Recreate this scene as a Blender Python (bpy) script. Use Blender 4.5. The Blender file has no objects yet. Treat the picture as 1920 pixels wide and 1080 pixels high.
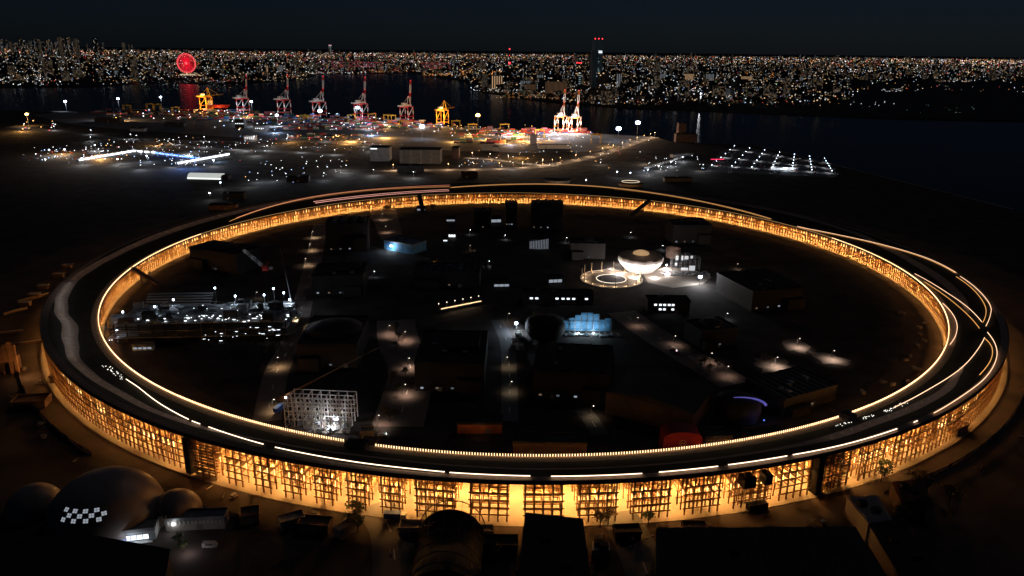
import bpy, bmesh, math, random
import numpy as np
from mathutils import Vector, Matrix
random.seed(7)
rng = np.random.default_rng(7)
S = bpy.context.scene
C = S.collection
R = math.radians

# ------------------------------------------------------------------ camera
FPX, PITCH, ROLL, YAW, CX, CD, CH = 1398.92, .3102, .0109, -.0061, -4.06, 591.42, 179.05
cam = bpy.data.cameras.new('camera'); camo = bpy.data.objects.new('camera', cam); C.objects.link(camo)
cam.sensor_width = 36; cam.lens = FPX / 1920 * 36
cam.clip_start = 1; cam.clip_end = 90000
camo.matrix_world = (Matrix.Translation((CX, -CD, CH)) @ Matrix.Rotation(-YAW, 4, 'Z') @
                     Matrix.Rotation(math.pi / 2 - PITCH, 4, 'X') @ Matrix.Rotation(ROLL, 4, 'Z'))
S.camera = camo

# ------------------------------------------------------------------ night sky, moonlight, exposure
w = bpy.data.worlds.new('World'); S.world = w; w.use_nodes = True
nt = w.node_tree; nt.nodes.clear()
wo = nt.nodes.new('ShaderNodeOutputWorld'); bg = nt.nodes.new('ShaderNodeBackground')
sky = nt.nodes.new('ShaderNodeTexSky'); sky.sky_type = 'NISHITA'; sky.sun_disc = False
sky.sun_elevation = R(50); sky.sun_rotation = R(30); sky.air_density = 1.0; sky.dust_density = 0.6; sky.ozone_density = 1.5
bg.inputs['Strength'].default_value = 0.00125
tint = nt.nodes.new('ShaderNodeVectorMath'); tint.operation = 'MULTIPLY'; tint.inputs[1].default_value = (.46, .71, 1.24)
nt.links.new(sky.outputs[0], tint.inputs[0]); nt.links.new(tint.outputs[0], bg.inputs['Color']); nt.links.new(bg.outputs[0], wo.inputs['Surface'])
sun = bpy.data.lights.new('moon', 'SUN'); sun.energy = 0.03; sun.angle = R(0.5); sun.color = (1, .95, .88)
suno = bpy.data.objects.new('moon', sun); C.objects.link(suno)
suno.rotation_euler = (R(40), 0, R(150))
S.view_settings.view_transform = 'Standard'; S.view_settings.look = 'None'
S.view_settings.exposure = 0; S.view_settings.gamma = 1; S.view_settings.use_curve_mapping = False
S.cycles.use_denoising = True
try:
    S.cycles.denoiser = 'OPENIMAGEDENOISE'; S.cycles.denoising_input_passes = 'RGB_ALBEDO_NORMAL'
except Exception: pass
S.cycles.max_bounces = 5; S.cycles.diffuse_bounces = 2; S.cycles.glossy_bounces = 2
S.cycles.use_light_tree = True; S.cycles.sample_clamp_indirect = 4.0
S.cycles.use_adaptive_sampling = True; S.cycles.adaptive_threshold = .01; S.cycles.adaptive_min_samples = 16

# ------------------------------------------------------------------ pixel of the photograph -> point of the place
def ray(x, y):
    a, b = x - 960, y - 540
    cr, sr = math.cos(ROLL), math.sin(ROLL)
    u = (a * cr + b * sr) / FPX; v = (-a * sr + b * cr) / FPX
    cp, sp = math.cos(PITCH), math.sin(PITCH)
    yy = cp - v * sp; zz = -sp - v * cp
    c, s = math.cos(YAW), math.sin(YAW)
    return Vector((u * c + yy * s, -u * s + yy * c, zz))
def at(x, y, z=0.0):
    d = ray(x, y); o = Vector((CX, -CD, CH))
    return o + d * ((z - CH) / d.z)
def dist(p): return math.sqrt((p[0] - CX) ** 2 + (p[1] + CD) ** 2 + (p[2] - CH) ** 2)
def mpp(p): return dist(p) / FPX          # metres for one pixel of the photograph at p

# ------------------------------------------------------------------ materials
MATS = {}
def mat(name, col, rough=.8, metal=0., var=.25, scale=.3, bump=0., bscale=2., em=None, es=0., spec=.3):
    if name in MATS: return MATS[name]
    m = bpy.data.materials.new(name); m.use_nodes = True; t = m.node_tree; b = t.nodes['Principled BSDF']
    b.inputs['Roughness'].default_value = rough; b.inputs['Metallic'].default_value = metal
    b.inputs['Specular IOR Level'].default_value = spec
    tc = t.nodes.new('ShaderNodeTexCoord')
    if var > 0:
        n = t.nodes.new('ShaderNodeTexNoise'); n.inputs['Scale'].default_value = scale; n.inputs['Detail'].default_value = 5
        t.links.new(tc.outputs['Object'], n.inputs['Vector'])
        r = t.nodes.new('ShaderNodeValToRGB'); e = r.color_ramp.elements
        e[0].position = .3; e[1].position = .7
        e[0].color = tuple(c * (1 - var) for c in col) + (1,); e[1].color = tuple(min(1, c * (1 + var)) for c in col) + (1,)
        t.links.new(n.outputs['Fac'], r.inputs['Fac']); t.links.new(r.outputs['Color'], b.inputs['Base Color'])
    else: b.inputs['Base Color'].default_value = tuple(col) + (1,)
    if bump > 0:
        n2 = t.nodes.new('ShaderNodeTexNoise'); n2.inputs['Scale'].default_value = bscale; n2.inputs['Detail'].default_value = 4
        t.links.new(tc.outputs['Object'], n2.inputs['Vector'])
        bp = t.nodes.new('ShaderNodeBump'); bp.inputs['Strength'].default_value = bump; bp.inputs['Distance'].default_value = .3
        t.links.new(n2.outputs['Fac'], bp.inputs['Height']); t.links.new(bp.outputs['Normal'], b.inputs['Normal'])
    if em is not None:
        b.inputs['Emission Color'].default_value = tuple(em) + (1,); b.inputs['Emission Strength'].default_value = es
    MATS[name] = m; return m
def glow(name, col, s, sample=False):
    if name in MATS: return MATS[name]
    m = bpy.data.materials.new(name); m.use_nodes = True; t = m.node_tree; t.nodes.clear()
    o = t.nodes.new('ShaderNodeOutputMaterial'); e = t.nodes.new('ShaderNodeEmission')
    e.inputs['Color'].default_value = tuple(col) + (1,); e.inputs['Strength'].default_value = s
    t.links.new(e.outputs[0], o.inputs['Surface'])
    m.cycles.emission_sampling = 'AUTO' if sample else 'NONE'
    MATS[name] = m; return m

TIMBER = mat('timber', (.30, .17, .085), .7, var=.25, scale=.8)
DECKW = mat('deck_boards', (.36, .26, .19), .75, var=.25, scale=.6)
PATH = mat('path_boards', (.32, .25, .21), .8, var=.18, scale=.25, bump=.2, bscale=3)
FASCIA = mat('fascia', (.05, .035, .025), .7)
GRASS = mat('grass', (.022, .022, .014), .95, var=.4, scale=.15, bump=.5, bscale=1.5)
CONC = mat('concrete', (.30, .26, .22), .85, var=.2, scale=.08, bump=.15, bscale=.8)
APRON = mat('apron_paving', (.075, .058, .05), .9, var=.5, scale=.035, bump=.2, bscale=.7)
PAVE = mat('paving', (.24, .19, .16), .85, var=.25, scale=.07, bump=.15, bscale=1)
EARTH = mat('earth', (.045, .038, .033), .95, var=.7, scale=.05, bump=.4, bscale=.5)
ASPH = mat('asphalt', (.06, .06, .062), .85, var=.25, scale=.05)
ROAD = mat('road_surface', (.15, .15, .15), .8, var=.2, scale=.02)
DARK = mat('dark_cladding', (.035, .033, .034), .8, var=.3, scale=.1)
ROOFM = mat('roof_sheet', (.04, .038, .04), .75, var=.3, scale=.08)
BROWN = mat('brown_cladding', (.17, .11, .085), .8, var=.2, scale=.15)
PALE = mat('pale_cladding', (.42, .38, .34), .75, var=.15, scale=.1)
WHITE = mat('white_paint', (.72, .71, .69), .6, var=.08, scale=.3)
GREYM = mat('grey_metal', (.28, .29, .30), .5, .4, var=.15)
STEEL = mat('steel', (.22, .22, .23), .5, .6, var=.15)
REDP = mat('red_paint', (.50, .035, .03), .5, var=.15)
BOOMM = mat('boom_paint', (.16, .075, .03), .6, var=.15)
ORANGEP = mat('orange_paint', (.42, .15, .04), .5, var=.15)
YELLOWP = mat('yellow_paint', (.65, .42, .03), .5, var=.15)
BLUEP = mat('blue_paint', (.04, .10, .35), .5, var=.15)
BLUESHEET = mat('blue_sheeting', (.10, .30, .52), .6, var=.3, scale=.3)
GREENP = mat('green_paint', (.05, .20, .10), .5, var=.15)
CREAM = mat('membrane', (.38, .29, .23), .45, var=.06, scale=.3, spec=.5)
BARK = mat('bark', (.08, .055, .035), .9)
LEAF = mat('leaf', (.07, .10, .03), .7, var=.5, scale=.6)
LEAFB = mat('leaf_dry', (.14, .10, .035), .7, var=.5, scale=.6)
RUBBER = mat('rubber', (.02, .02, .02), .9, var=0)
GLASSD = mat('dark_glass', (.02, .03, .04), .08, var=0, spec=.6)
REDCL = mat('red_cladding', (.24, .010, .018), .6, var=.12)
G_WARM = glow('led_warm', (1, .62, .30), 3.2, True)
G_RAIL = glow('led_rail', (1, .74, .52), 3.0, True)
G_RAILS = glow('led_rail_side', (1, .60, .36), 1.9, True)
G_RAILO = glow('led_rail_amber', (1, .46, .13), 1.1, True)
G_RAILR = glow('led_rail_red', (1, .32, .22), 1.0)
G_POST = glow('post_lamp', (1, .58, .20), 5.0)
G_WHITE = glow('lamp_white', (.88, .93, 1), 14)
G_COOL = glow('lamp_cool', (.62, .76, 1), 20)
G_SOD = glow('lamp_sodium', (1, .55, .16), 16)
G_BLUE = glow('lamp_blue', (.10, .22, 1), 3.0)
G_RED = glow('lamp_red', (1, .04, .05), 3.5)
G_WIN = glow('window_white', (.86, .93, 1), 1.6)
G_WINW = glow('window_warm', (1, .72, .42), .7)
G_WIND = glow('window_dim', (.75, .85, 1), .35)

# ------------------------------------------------------------------ mesh helpers
class MB:
    def __init__(s): s.v = []; s.f = []; s.c = []
    def add(s, vs, fs):
        n = len(s.v); s.v += [tuple(v) for v in vs]; s.f += [tuple(i + n for i in f) for f in fs]; return s
    BF = [(0,3,2,1),(4,5,6,7),(0,1,5,4),(1,2,6,5),(2,3,7,6),(3,0,4,7)]
    def box(s, c, d, rz=0., taper=1.):
        x, y, z = d[0]/2, d[1]/2, d[2]/2; cs, sn = math.cos(rz), math.sin(rz); vs = []
        for k, (zz, t) in enumerate(((-z, 1.), (z, taper))):
            for a, b in ((-x,-y),(x,-y),(x,y),(-x,y)):
                a *= t; b *= t
                vs.append((c[0]+a*cs-b*sn, c[1]+a*sn+b*cs, c[2]+zz))
        return s.add(vs, s.BF)
    def beam(s, p, q, wd, h=None):
        p = Vector(p); q = Vector(q); h = h or wd; d = (q-p)
        if d.length < 1e-6: return s
        d.normalize(); up = Vector((0,0,1)) if abs(d.z) < .95 else Vector((1,0,0))
        a = d.cross(up).normalized(); b = a.cross(d).normalized(); a = a*(wd/2); b = b*(h/2)
        return s.add([p-a-b,p+a-b,p+a+b,p-a+b,q-a-b,q+a-b,q+a+b,q-a+b],
                     [(0,1,2,3),(7,6,5,4),(0,4,5,1),(1,5,6,2),(2,6,7,3),(3,7,4,0)])
    def tube(s, p, q, r0, r1=None, n=8):
        p = Vector(p); q = Vector(q); r1 = r0 if r1 is None else r1; d = (q-p).normalized()
        up = Vector((0,0,1)) if abs(d.z) < .95 else Vector((1,0,0))
        a = d.cross(up).normalized(); b = a.cross(d).normalized(); vs = []
        for o, r in ((p, r0), (q, r1)):
            for i in range(n):
                t = 2*math.pi*i/n; vs.append(o + a*(r*math.cos(t)) + b*(r*math.sin(t)))
        fs = [(i, (i+1) % n, n+(i+1) % n, n+i) for i in range(n)] + [tuple(range(n-1,-1,-1)), tuple(range(n,2*n))]
        return s.add(vs, fs)
    def poly(s, pts, z0, z1):
        n = len(pts)
        vs = [(p[0],p[1],z0) for p in pts] + [(p[0],p[1],z1) for p in pts]
        return s.add(vs, [tuple(range(n-1,-1,-1)), tuple(range(n,2*n))] + [(i,(i+1)%n,n+(i+1)%n,n+i) for i in range(n)])
    def sheet(s, pts, z): return s.add([(p[0],p[1],z) for p in pts], [tuple(range(len(pts)))])
    def lathe(s, prof, n=24, c=(0,0), sx=1., sy=1., rz=0.):
        vs = []; m = len(prof); cs, sn = math.cos(rz), math.sin(rz)
        for i in range(n):
            t = 2*math.pi*i/n
            for r, z in prof:
                x, y = r*math.cos(t)*sx, r*math.sin(t)*sy
                vs.append((c[0]+x*cs-y*sn, c[1]+x*sn+y*cs, z))
        fs = [(i*m+k, ((i+1)%n)*m+k, ((i+1)%n)*m+k+1, i*m+k+1) for i in range(n) for k in range(m-1)]
        return s.add(vs, fs)
    def ball(s, c, r, n=8, k=5, sz=1.):
        prof = [(max(1e-3, r*math.sin(math.pi*i/k)), c[2]-r*sz*math.cos(math.pi*i/k)) for i in range(k+1)]
        return s.lathe(prof, n, (c[0], c[1]))
    def strip(s, pts, wd, lift=0., side=None):
        L = [Vector(p) for p in pts]; vs = []
        for i, p in enumerate(L):
            d = L[min(i+1,len(L)-1)] - L[max(i-1,0)]; nrm = Vector((-d.y, d.x, 0)).normalized()
            ww = wd[i] if hasattr(wd, '__len__') else wd
            vs += [p+nrm*ww/2+Vector((0,0,lift)), p-nrm*ww/2+Vector((0,0,lift))]
        return s.add(vs, [(2*i+1, 2*i+3, 2*i+2, 2*i) for i in range(len(L)-1)])
    def mesh(s, name, m):
        me = bpy.data.meshes.new(name); me.from_pydata(s.v, [], s.f); me.update()
        if m: me.materials.append(m)
        return me
    def build(s, name, m, parent=None, smooth=False):
        me = s.mesh(name, m)
        if smooth: me.shade_smooth()
        o = bpy.data.objects.new(name, me); C.objects.link(o)
        if parent: o.parent = parent
        return o
def tag(o, label=None, cat=None, group=None, kind=None):
    if label: o['label'] = label
    if cat: o['category'] = cat
    if group: o['group'] = group
    if kind: o['kind'] = kind
    return o
def thing(name, label, cat, loc=(0,0,0), rz=0., group=None):
    o = bpy.data.objects.new(name, None); C.objects.link(o); o.empty_display_size = .5
    o.location = loc; o.rotation_euler = (0,0,rz); return tag(o, label, cat, group)
def struct(name, mb, m): return tag(mb.build(name, m), kind='structure')
def inst(name, me, parent=None, loc=(0,0,0), rz=0., sc=None):
    o = bpy.data.objects.new(name, me); C.objects.link(o); o.parent = parent; o.location = loc; o.rotation_euler = (0,0,rz)
    if sc: o.scale = sc
    return o
def dup(root, loc, rz=0., label=None, sc=None):
    def cp(o, par):
        c = o.copy(); C.objects.link(c); c.parent = par
        for ch in list(o.children): cp(ch, c)
        return c
    r = cp(root, None); r.location = loc; r.rotation_euler = (0,0,rz)
    if sc: r.scale = (sc,)*3
    if label: r['label'] = label
    return r
def lamp(name, loc, power, col, parent=None, radius=.4, spot=None, aim=None, blend=.6):
    l = bpy.data.lights.new(name, 'SPOT' if spot else 'POINT'); l.energy = power; l.color = col; l.shadow_soft_size = radius
    o = bpy.data.objects.new(name, l); C.objects.link(o); o.location = loc
    if spot:
        l.spot_size = R(spot); l.spot_blend = blend
        if aim is not None: o.rotation_euler = (Vector(aim) - Vector(loc)).to_track_quat('-Z', 'Y').to_euler()
    if parent: o.parent = parent
    return o
WARM = (1, .445, .105); SOFT = (1, .74, .52); COOL = (.72, .84, 1); NEUT = (.95, .97, 1); SOD = (1, .5, .14)

# ------------------------------------------------------------------ sea, land, roads
b = MB(); n = 72
ringpts = [(60000*math.cos(2*math.pi*i/n), 60000*math.sin(2*math.pi*i/n)) for i in range(n)]
sea_m = mat('sea_water', (.002, .003, .003), .2, var=0, bump=0, spec=.022)
t = sea_m.node_tree; nz = t.nodes.new('ShaderNodeTexNoise'); nz.inputs['Scale'].default_value = .05; nz.inputs['Detail'].default_value = 6
tc = t.nodes.new('ShaderNodeTexCoord'); bp = t.nodes.new('ShaderNodeBump'); bp.inputs['Strength'].default_value = .35; bp.inputs['Distance'].default_value = 1.5
t.links.new(tc.outputs['Object'], nz.inputs['Vector']); t.links.new(nz.outputs['Fac'], bp.inputs['Height'])
t.links.new(bp.outputs['Normal'], t.nodes['Principled BSDF'].inputs['Normal'])
struct('sea', b.sheet(ringpts, -3.0), sea_m)

quay = [(-1500,190),(-400,204),(100,208),(500,220),(820,236),(1100,249),(1225,256),(1262,266),(1420,273),(1740,352),(2300,500),(3200,900)]
ip = [at(*q) for q in quay] + [Vector((1500,-900,0)), Vector((-2500,-900,0))]
struct('island_ground', MB().poly(ip, -6, 0), EARTH)
shore = [(-2500,160),(0,163),(180,162),(300,153),(420,159),(560,148),(600,138),(760,136),(870,152),(905,172),(1000,187),(1100,196),(1200,203),(1300,206),(1500,214),(1700,222),(1920,226),(2600,250),(4200,320)]
sp_ = [at(*q) for q in shore]
struct('city_land', MB().poly([p for p in sp_] + [Vector((58000,9000,0)), Vector((40000,44000,0)), Vector((0,59000,0)), Vector((-40000,44000,0)), Vector((-58000,9000,0))], -6, 0), mat('city_earth', (.03,.03,.03), .95, var=.3, scale=.002))

def arc(r, a0, a1, n): return [Vector((r*math.cos(R(a0+(a1-a0)*i/n)), r*math.sin(R(a0+(a1-a0)*i/n)), 0)) for i in range(n+1)]
# paved band under and around the ring (annulus)
def annulus(r0, r1, z, n=240):
    b = MB(); vs = []
    for i in range(n):
        t = 2*math.pi*i/n
        vs += [(r0*math.cos(t), r0*math.sin(t), z), (r1*math.cos(t), r1*math.sin(t), z)]
    return b.add(vs, [(2*i, 2*i+1, (2*i+3) % (2*n), (2*i+2) % (2*n)) for i in range(n)])
struct('ring_pavement', annulus(306.3, 340.3, .02), CONC)
struct('outer_apron', annulus(340.3, 420, .012), APRON)
struct('inner_promenade', annulus(284, 306.3, .012), mat('promenade',(.06,.045,.04),.9,var=.4,scale=.06))
b = MB()
for i in range(240):                       # kerb that borders the pavement outside the posts
    t0, t1 = 2*math.pi*i/240, 2*math.pi*(i+.96)/240
    b.beam((340.5*math.cos(t0), 340.5*math.sin(t0), .09), (340.5*math.cos(t1), 340.5*math.sin(t1), .09), .35, .16)
struct('kerb', b, CONC)

def road(name, px, wd, m=ROAD, z=.02, sub=6):
    P = [at(*q) for q in px]; L = []
    for i in range(len(P)-1):
        a = P[max(i-1,0)]; b_ = P[i]; c = P[i+1]; d = P[min(i+2,len(P)-1)]
        for k in range(sub):
            t = k/sub; L.append(.5*((2*b_)+(c-a)*t+(2*a-5*b_+4*c-d)*t*t+(3*b_-a-3*c+d)*t**3))
    L.append(P[-1])
    struct(name, MB().strip(L, wd, z), m)
    dashes = MB(); acc = 0
    for i in range(len(L)-1):
        acc += (L[i+1]-L[i]).length
        if acc > 16:
            d = (L[i+1]-L[i]).normalized(); dashes.strip([L[i], L[i]+d*6], .5, z+.006); acc = 0
    if dashes.v: struct('road_marking', dashes, WHITE)
    return L
r_a = road('harbour_road', [(20,238),(120,247),(280,266),(400,279),(520,284),(640,292)], 26)
r_b = road('harbour_road', [(200,305),(180,262),(420,266),(560,262),(700,277)], 18, z=.03)
r_c = road('coast_road', [(700,321),(840,319),(980,315),(1080,301),(1150,282),(1195,266),(1228,257)], 22, z=.024)
r_d = road('link_road', [(870,296),(930,300),(1000,309),(1040,311)], 16, z=.036)
r_e = road('dike_road', [(1425,274),(1560,308),(1740,352),(1900,392)], 5, CONC, z=.03)
r_f = road('fairground_avenue', [(745,800),(762,740),(770,690),(748,640),(742,600)], 26, PAVE, z=.03)
r_g = road('fairground_avenue', [(500,790),(518,700),(548,640),(565,580),(592,470),(600,420)], 14, PAVE, z=.034)
r_h = road('fairground_avenue', [(1165,585),(1215,620),(1270,655),(1330,690),(1380,720)], 22, PAVE, z=.03)
r_i = road('service_lane', [(932,600),(950,640),(955,700),(955,790)], 9, ROAD, z=.034)
r_j = road('service_lane', [(1090,765),(1110,790),(1125,815)], 9, ROAD, z=.034)
r_k = road('service_lane', [(700,945),(730,990),(740,1050),(735,1100)], 16, ROAD, z=.034)
r_l = road('service_lane', [(1155,960),(1180,1000),(1200,1040),(1215,1080)], 16, ROAD, z=.034)

# ------------------------------------------------------------------ the ring
CELL = 360/588
def dz(r): return 12.0 if r < 312 else 12.0 + (min(r, 334)-312)*6.5/22
def pol(r, a, z): return Vector((r*math.cos(R(a)), r*math.sin(R(a)), z))
ring = thing('ring_walkway', 'huge round timber ring walkway glowing amber from within', 'ring walkway')
def revolve(prof, n=588, a0=0, a1=360):
    b = MB(); m = len(prof); closed = (a1-a0) >= 360; k = n if closed else n+1; vs = []
    for i in range(k):
        for r, z in prof: vs.append(pol(r, a0+(a1-a0)*i/n, z))
    fs = []
    for i in range(n):
        j = (i+1) % k
        fs += [(i*m+q, j*m+q, j*m+q+1, i*m+q+1) for q in range(m-1)]
    return b.add(vs, fs)
revolve([(312,11.95),(307.2,11.95),(307.2,11.15),(312,11.15),(334,17.6),(338.3,17.6),(338.3,19.35),(338.0,19.35),(338.0,18.45),(334,18.45),(312,11.95)]).build('deck', FASCIA, ring)
revolve([(307.5,12.03),(311.9,12.03)]).build('inner_boardwalk', DECKW, ring)
revolve([(311.95,12.05),(316,13.25),(322,15.02),(328,16.8),(333.9,18.53)]).build('planted_slope', GRASS, ring)
revolve([(334.0,18.56),(337.95,18.56)]).build('outer_boardwalk', DECKW, ring)

def cat_rom(keys, x):
    ks = sorted(keys); n = len(ks)
    for i in range(n-1):
        if ks[i][0] <= x <= ks[i+1][0]:
            x0, y0 = ks[i]; x1, y1 = ks[i+1]; t = (x-x0)/(x1-x0); t = t*t*(3-2*t); return y0+(y1-y0)*t
    return ks[-1][1]
# winding path: angle -> middle radius and width
def path_part(keys, wkeys):
    a0, a1 = keys[0][0], keys[-1][0]; n = int((a1-a0)/.5); L = []; vs = []; b = MB(); k = 5
    for i in range(n+1):
        a = a0+(a1-a0)*i/n; r = cat_rom(keys, a); wd = cat_rom(wkeys, a)
        for q in range(k):
            rr = r - wd/2 + wd*q/(k-1); vs.append(pol(rr, a, dz(rr)+.14))
    b.add(vs, [(i*k+q, (i+1)*k+q, (i+1)*k+q+1, i*k+q+1) for i in range(n) for q in range(k-1)])
    return b.build('winding_path', PATH, ring)
path_part([(105,331),(125,332),(145,330),(160,329),(173,328.5),(181,328.8),(188,330.4),(194,332),(201,330.8),(206,328.3),(211.5,322.8),(217,324.8),(223,328.4),(228,328.3),(233,327.4),(238,328.5),(243,328),(251,323),(259,320.8),(265,322),(271,323.3),(277,322.9),(286,323),(294,324.3),(300,322.6),(306,324),(311,324.8),(317,322),(319,321)],
          [(105,5),(170,7),(181,5),(194,5.5),(206,7.5),(213,8.5),(223,6),(233,5),(240,4),(250,2.2),(280,2.0),(288,3),(297,7),(306,6.5),(312,5),(319,2)])
path_part([(338,320.5),(342,321.8),(351,322.4),(359,322.5),(367,324),(378,329),(390,331),(410,331),(430,331)], [(338,2),(345,5.5),(356,6),(365,5),(380,4),(430,4)])

bol = MB().tube((0,0,0),(0,0,.9),.09,.09,6).mesh('added_bollard', STEEL); bolh = MB().tube((0,0,.9),(0,0,1.02),.1,.1,6).mesh('added_bollard_head', glow('added_bollard_glow',(1,.8,.62),.6))
def add_bollards(keys, a0, a1, step, off, pw, col):  # short posts and fill lights added to brighten the path
    a = a0
    while a < a1:
        r = cat_rom(keys, a) + off; p = pol(r, a, dz(r)+.1); o = inst('added_path_bollard', bol, ring, p); inst('lamp_head', bolh, o)
        lamp('path_fill_light', p+Vector((0,0,3.0)), pw, col, ring, .5); a += step
PK = [(105,331),(125,332),(145,330),(160,329),(173,328.5),(181,328.8),(188,330.4),(194,332),(201,330.8),(206,328.3),(211.5,322.8),(217,324.8),(223,328.4),(228,328.3),(233,327.4),(238,328.5),(243,328),(251,323),(294,324.3),(300,322.6),(306,324),(311,324.8),(317,322)]
add_bollards(PK, 196, 222, 1.05, 0, 75, (.95,.86,.82)); add_bollards(PK, 222, 246, 1.2, 0, 40, (1,.74,.58)); add_bollards(PK, 130, 195, 1.6, 0, 42, (1,.58,.36)); add_bollards(PK, 295, 318, 1.2, 0, 26, (1,.7,.55))
def rail(pts, m, name='lit_handrail', wd=.34, lift=1.0, sub=4):
    """lit handrail from (radius, angle) points: a rail of light carried by thin balusters"""
    L = []
    for i in range(len(pts)-1):
        p0, p1, p2, p3 = (np.array(pts[min(max(k,0),len(pts)-1)], float) for k in (i-1,i,i+1,i+2))
        k = max(2, int(abs(p2[1]-p1[1])/.8))
        for q in range(k):
            t = q/k; L.append(.5*((2*p1)+(p2-p0)*t+(2*p0-5*p1+4*p2-p3)*t*t+(3*p1-p0-3*p2+p3)*t**3))
    L.append(np.array(pts[-1], float))
    b = MB(); s = MB(); V = [pol(r, a, dz(r)+lift) for r, a in L]
    for i in range(len(V)-1):
        b.beam(V[i], V[i+1], wd, wd*.8)
        s.beam(V[i]-Vector((0,0,lift-.1)), V[i]-Vector((0,0,.16)), .1)
    o = b.build(name, m, ring); tag(s.build('baluster', STEEL, o), kind='stuff'); return o
U = 360
G_RAILF = glow('led_rail_far', (1, .50, .20), .9)
for pts, m in [
    ([(315.8,229.4),(316.5,232.4),(321.2,237.3),(325.7,242.1)], G_RAIL), ([(326.2,242.6),(326.6,243.6)], G_RAIL),
    ([(326.9,244.6),(330.6,250.5)], G_RAIL), ([(331.2,251.6),(333,258),(334.4,264.6)], G_RAIL), ([(334.6,264.95),(335,270.4)], G_RAIL),
    ([(335.2,271.8),(335.3,278)], G_RAIL), ([(335.2,279.2),(335.1,283.5)], G_RAIL), ([(335,284.3),(335.2,289)], G_RAIL),
    ([(335.2,289.5),(336,294),(336.2,299.7)], G_RAIL), ([(336.2,301.8),(336.2,302.3)], G_RAIL),
    ([(336.0,304.7),(335.4,309.9),(335.7,315.7),(334.4,321.5),(331.6,325.8),(327.4,330)], G_RAIL),
    ([(317.7,304.6),(318.2,310.9),(321.5,318),(323.6,323.4),(326,328.2)], G_RAIL),
    ([(308.5,386.6),(315.7,378.5),(323.7,369.9),(331.2,360.8),(334,353)], G_RAILO), ([(310,387),(317,378.5),(325,369.9),(332.4,360.8),(334.9,353)], G_RAIL),
    ([(333.9,351.3),(334.6,346),(333.7,339.2),(331.1,336),(327,332.2)], G_RAIL),
    ([(331.6,351.5),(332.2,346),(331.0,339.5),(328.6,336),(325.9,333.6)], G_RAILO),
    ([(311.8,355.8),(316.1,347.1),(321.3,339.9),(325.4,333.8)], G_RAIL), ([(310.6,351.8),(316.4,341.2),(323.5,331.6)], G_RAILO),
    ([(326.4,327.8),(330.2,325),(332.3,321),(332.4,316)], G_RAILO),
    ([(315.2,156.1),(323.9,146),(330,135.6),(331.3,121.8),(327.4,105.5)], G_RAILO), ([(318,154),(325.5,145),(331.8,134),(333,122),(331.6,105.3)], G_RAILR),
    ([(324.7,105.5),(330.2,93),(333.4,81.7),(331.5,70.2),(322.6,52.3),(311.7,33.6)], G_RAILO), ([(326,105),(331.8,93),(334.8,81.7),(333,70),(324.2,52.3),(313,33.6)], G_RAILF)]:
    if m is G_RAIL and pts[0][1] > 303: m = G_RAILS
    rail(pts, m, wd=.3 if 225 < pts[0][1] < 335 else .28 if pts[0][1] > 300 else .26)

# lit lamps on the inner balustrade, one every 1.2 m; the nearest ones are single parts
N_IN = 1610; far_b = MB(); far2_b = MB()
gaps = [(255.0,257.6),(299.6,301.2)]
lm = MB().box((0,0,.55),(.34,.34,1.0)).mesh('rim_lamp', G_WARM)
for i in range(N_IN):
    a = 360*i/N_IN
    if any(g0 < a < g1 for g0, g1 in gaps): continue
    p = pol(307.6, a, 12.05)
    if 236 < a < 304 and i % 1 == 0: inst('rim_lamp', lm, ring, p, R(a))
    elif 18 < a < 165: far2_b.box(p+Vector((0,0,.4)), (.2, .4, .35), R(a))
    else: far_b.box(p+Vector((0,0,.5)), (.34, .4, .8), R(a))
tag(far_b.build('rim_lamp_row', G_WARM, ring), kind='stuff')
tag(far2_b.build('far_rim_lamp_row', glow('rim_amber', (1,.55,.2), 1.0), ring), kind='stuff')
revolve([(307.42,12.0),(307.3,12.0),(307.3,12.35),(307.42,12.35),(307.42,12.0)]).build('inner_kerb', FASCIA, ring)
# inner side notch lights on the right: second rim line around the stairwell
rail([(309.5,326),(311.5,330),(312.3,334),(311.5,338),(309.0,342)], G_RAILS, wd=.3)
# clusters of little white marker lights on the slope
for a0, a1, r0, r1, k in ((224.5,229.3,314.5,318.5,34),(297.5,299.3,313.5,316.5,12),(300.6,302.2,314.5,317,14),(303.4,306.5,316,319.5,22)):
    b = MB()
    for i in range(k):
        r = random.uniform(r0, r1); a = random.uniform(a0, a1); b.ball(pol(r, a, dz(r)+.5), .17, 6, 4)
    tag(b.build('marker_light', glow('marker_white', (1,.95,.85), 2.2), ring), kind='stuff')

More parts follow.
